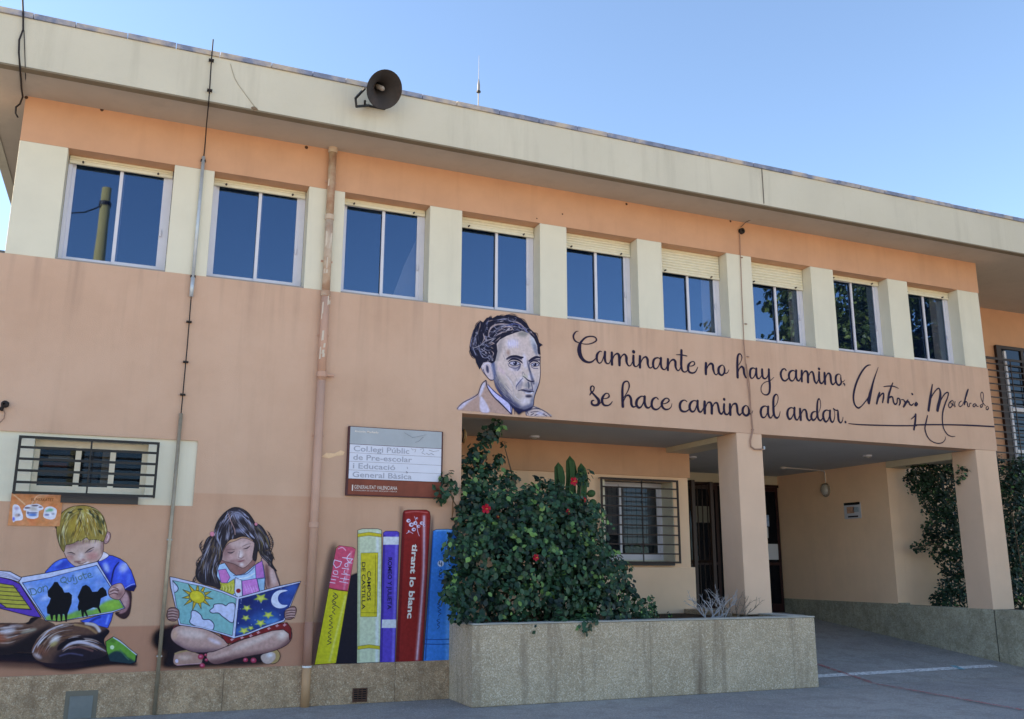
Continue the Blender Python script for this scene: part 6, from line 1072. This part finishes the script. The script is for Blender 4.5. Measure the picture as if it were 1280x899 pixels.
# cactus columns behind the bush
CA = thing('cactus', 'ribbed green column cactus with three stems rising out of the hibiscus', 'cactus', (6.0, .7, .86)); mCAC = mat('cactus_green', (52, 84, 48), .7, .2, 14, .3, 50)
for x, yt, Y, r in ((698.5, 578, .7, .068), (713, 570, .75, .07), (727, 579, .65, .066)):
    t = PY(x, yt, Y); s0 = .86; mb = MB(); n = 14; seg = 30; hh = t.z-s0
    for i in range(seg+1):
        f_ = i/seg; z = s0+hh*f_; q = r*(1 if f_ < .93 else max(0.05, math.sqrt(max(0, 1-((f_-.93)/.07)**2))))*(1+.05*math.sin(i*1.7))
        for j in range(n): a = 2*math.pi*j/n; rr_ = q*(1.18 if j % 2 else .82); mb.v.append((t.x+math.cos(a)*rr_+.01*math.sin(i), t.y+math.sin(a)*rr_, z))
    for i in range(seg):
        for j in range(n): a = i*n+j; b = i*n+(j+1) % n; mb.f.append((a, b, b+n, a+n))
    mb.obj('stem', mCAC, CA)
PP = thing('prickly_pear', 'prickly pear pads showing between the hibiscus and the barred porch window', 'cactus', (6.8, .5, .86))
for x, y, w_, h, a in ((739, 617, 5, 4, .3), (741, 629, 4.5, 4.5, -.3), (744, 638, 5, 4, .2), (738, 650, 5, 7, 0), (741, 665, 5, 7, .1), (738, 683, 6, 9, 0)):
    c_ = PY(x, y, .6); k = (PY(x+1, y, .6)-c_).length; mb = MB(); n = 12
    for yy in (-.014, .014):
        for j in range(n): t = 2*math.pi*j/n; X, Z = math.cos(t)*w_*k, math.sin(t)*h*k; mb.v.append((c_.x+X*math.cos(a)-Z*math.sin(a), .6+yy, c_.z+X*math.sin(a)+Z*math.cos(a)))
    mb.v += [(c_.x, .6-.03, c_.z), (c_.x, .6+.03, c_.z)]
    for j in range(n): q = (j+1) % n; mb.f += [(j, q, n+q, n+j), (2*n, q, j), (2*n+1, n+j, n+q)]
    mb.obj('pad', mCAC, PP, smooth=True)
MB().tube([PY(739, 690, .6), Vector((PY(739, 690, .6).x, .6, .86))], .05, 8).obj('stem', mCAC, PP)
# sparse weeds right of the bush
WD = thing('leafy_weed', 'sparse small leafy weed in the planter right of the hibiscus', 'plant', (7.4, -.2, .86)); D = [cp(812, 764, -.3, 8), cp(806, 770, -.4, 8), cp(818, 768, -.2, 5), cp(814, 748, -.25, 3), cp(836, 768, -.3, 3)]
C, N, Zs, T = clumps(D, 420, 8, .87, (.02, .04), .2); leaves('foliage', C, N, Zs, T, mHIB, WD, 8)
for x, y in ((806, 755), (812, 746), (819, 757), (834, 765), (801, 760)): q = PY(x, y, -.25); MB().tube([Vector((q.x-.02, -.25, .86)), q], [.006, .002], 5).obj('stem', mBARK, WD)
# dry white branched plant before the first column
DR = thing('dry_shrub', 'bare pale dry shrub with crooked twigs in front of the first porch column', 'shrub', (8.0, -.2, .86)); mDRY = mat('dry_twig', (160, 160, 166), .9, .15, 12); mDRY2 = mat('dry_twig_brown', (120, 106, 96), .9, .15, 12); rd = random.Random(12)
def twig(p, d, L, r, dep, m):
    pts = [p]; q = p.copy(); dd = d.copy()
    for _ in range(3): dd = (dd+Vector((rd.uniform(-.35, .35), rd.uniform(-.2, .2), rd.uniform(-.2, .25)))).normalized(); q = q+dd*L/3; pts.append(q.copy())
    MB().tube(pts, [r, r*.85, r*.7, r*.5], 5).obj('twig', m, DR)
    if dep:
        for _ in range(rd.choice((2, 2, 3))): i = rd.randint(1, 3); twig(pts[i], (dd+Vector((rd.uniform(-1.1, 1.1), rd.uniform(-.4, .4), rd.uniform(-.3, .6)))).normalized(), L*rd.uniform(.5, .75), r*.62, dep-1, m)
for x, dx, m_ in ((882, -.2, mDRY), (884, .6, mDRY), (896, -.6, mDRY), (900, .5, mDRY), (905, -.3, mDRY), (908, .8, mDRY2), (912, -.5, mDRY2), (918, -.2, mDRY2), (886, -.5, mDRY), (893, .1, mDRY), (899, -.25, mDRY), (904, .35, mDRY), (889, .5, mDRY), (917, .7, mDRY2), (922, .2, mDRY2), (926, .9, mDRY2)):
    b_ = PY(x, 772, -.35); b_.z = .86; twig(b_, Vector((dx, 0, 1)).normalized(), .25, .009, 3, m_)
# ivy climbing between the right column and the wing wall
IV = thing('ivy', 'dark ivy climbing the wall behind the right porch column', 'climber', (14.2, 1.4, .9))
def cv_(x, y, Y, rpx, yg=1): return cp(x, y, Y, rpx, yg)
D = [cv_(1150, 590, 1.5, 12), cv_(1165, 592, 1.4, 18, 1.3), cv_(1180, 585, 1.3, 14, 1.5), cv_(1195, 580, 1.1, 12, 1.5), cv_(1148, 605, 1.6, 12), cv_(1163, 612, 1.5, 16), cv_(1182, 610, 1.4, 18), cv_(1172, 630, 1.5, 16), cv_(1190, 630, 1.4, 18), cv_(1185, 655, 1.4, 20), cv_(1200, 655, 1.4, 16), cv_(1195, 680, 1.4, 18), cv_(1195, 705, 1.4, 18), cv_(1200, 730, 1.3, 18), cv_(1195, 748, 1.2, 15), cv_(1180, 752, 1.3, 10), cv_(1172, 750, 1.4, 8, 1.2), cv_(1178, 738, 1.4, 7), cv_(1160, 658, 1.75, 6), cv_(1162, 668, 1.7, 7), cv_(1170, 675, 1.65, 8), cv_(1155, 680, 1.7, 7), cv_(1146, 684, 1.75, 6), cv_(1172, 692, 1.6, 8), cv_(1136, 597, 1.75, 5), cv_(1205, 590, .3, 7, 3), cv_(1201, 600, .4, 5, 3)]
kp = lambda C: (C[:, 1] < 2.05) & ~((C[:, 0] < 14.0) & (C[:, 1] < .52) & (C[:, 1] > 0) & (C[:, 0] > 13.5) & (C[:, 2] > 1))
C, N, Zs, T = clumps(D, 9500, 5, .94, (.035, .07), .08, kp); leaves('foliage', C, N, Zs, T, mIVY, IV, 5)
for pts in ([(1200, 758), (1196, 700), (1188, 640), (1165, 595)], [(1192, 690), (1165, 680), (1142, 686)], [(1190, 640), (1165, 660)], [(1185, 600), (1205, 588), (1210, 600)]): MB().tube([PY(x, y, 1.5 if x < 1202 else .5) for x, y in pts], .012, 5).obj('vine', mBARK, IV)

IV2 = thing('climbing_shrub', 'leafy climbing shrub right of the last column at the edge of the photo', 'shrub', (15.2, 1.0, .86))
D = [cv_(1262, 600, 1.5, 16, 1.2), cv_(1278, 610, 1.5, 20), cv_(1258, 620, 1.5, 12), cv_(1250, 575, 1.7, 6, 1.5), cv_(1248, 588, 1.7, 5, 1.5), cv_(1272, 582, 1.6, 9, 1.5), cv_(1285, 590, 1.4, 20), cv_(1262, 640, 1.4, 22), cv_(1285, 650, 1.4, 26), cv_(1262, 670, 1.3, 20), cv_(1285, 690, 1.3, 26), cv_(1268, 695, 1.2, 20, 1.4), cv_(1270, 718, 1.0, 18, 2), cv_(1290, 730, 1.1, 20), cv_(1268, 740, .8, 14, 1.6), cv_(1262, 728, .7, 8, 1.4), cv_(1285, 755, .7, 16), cv_(1310, 640, 1.4, 34), cv_(1315, 700, 1.2, 34)]
C, N, Zs, T = clumps(D, 11000, 6, .9, (.038, .078), .1, lambda C: (C[:, 1] < 1.75) & (C[:, 0] > 14.02)); leaves('foliage', C, N, Zs, T, mIVY, IV2, 6)
for pts in ([(1285, 768), (1270, 748), (1256, 735)], [(1290, 760), (1275, 700), (1265, 640)], [(1252, 728), (1243, 722), (1238, 716), (1236, 722)]): MB().tube([PY(x, y, .7) for x, y in pts], .01, 5).obj('vine', mBARK, IV2)
# weeds at the planter foot
for x, y in ((802, 869), (826, 870), (548, 873)):
    q = PZ(x, y); D = [(q.x, q.y, .03, .05, 1)]; C, N, Zs, T = clumps(D, 60, 9+x, .002, (.02, .035), .1); o = leaves('foliage', C, N, Zs*.8, T, mIVY, None, 9); o.name = 'ground_weed'; tag(o, {802: 'small green tuft at the foot of the planter', 826: 'tiny flat tuft to the right of the bigger one at the planter foot', 548: 'tiny tuft at the foot of the plinth beside the planter corner'}[x], 'weed', kind='stuff')
# ------------------------------------------------------------------ across the yard (seen in the upstairs panes): a pole, trees, a low wall
UP = thing('utility_pole', 'tall round utility pole across the yard mirrored in the leftmost upstairs window', 'pole', (-1.25, -12.6, 0))
mPOLE = mat('pole_concrete', (186, 158, 104), .85, .1, 4, .2, 30)
MB().tube([(-1.25, -12.6, 0), (-1.25, -12.6, 11.25)], [.19, .12], 16).obj('pole_shaft', mPOLE, UP, smooth=True); MB().lathe([(0, .15), (.1, .15), (.1, .12)], (-1.25, -12.6, 10.75), (0, 0, 1), 16).obj('band', mDARK, UP)
MB().tube([(-1.25, -12.5, 10.75), (-1.7, -12.6, 10.5), (-2.3, -12.8, 10.45), (-4, -13, 10.9), (-9, -13, 12.6)], .02, 5).obj('wire', mCABLE, UP)
mTREE = leafmat('tree_leaf', (46, 66, 36), (112, 124, 66), (160, 164, 96))
for i, (x, y, h, r, lab) in enumerate(((19.0, -8.0, 10.8, 2.3, 'broad leafy tree mirrored in the two rightmost upstairs windows'), (22.8, -8.6, 11.6, 2.7, 'taller leafy tree mirrored at the far right of the upstairs windows'), (20.6, -15.5, 10.6, 2.5, 'smaller rounded tree mirrored low in the third window from the right'))):
    t = thing('leafy_tree', lab, 'tree', (x, y, 0), 'trees across the yard'); rt_ = np.random.RandomState(40+i)
    MB().tube([(x, y, 0), (x+.1, y, h*.4), (x, y+.1, h*.75)], [.22, .16, .07], 10).obj('trunk', mBARK, t, smooth=True)
    for k in range(5): a = k*1.26; MB().tube([(x, y, h*.38+k*.2), (x+math.cos(a)*r*.4, y+math.sin(a)*r*.4, h*.6), (x+math.cos(a)*r*.75, y+math.sin(a)*r*.75, h*.72)], [.09, .06, .03], 6).obj('limb', mBARK, t)
    D = [(x+rt_.uniform(-.75, .75)*r, y+rt_.uniform(-.75, .75)*r, h*.76+rt_.uniform(-1, .75)*r*.85, r*rt_.uniform(.26, .42), 1.6) for _ in range(26)]
    C, N, Zs, T = clumps(D, 8500, 50+i, 1.5, (.14, .26), .2); leaves('crown', C, N, Zs, T, mTREE, t, 60+i)
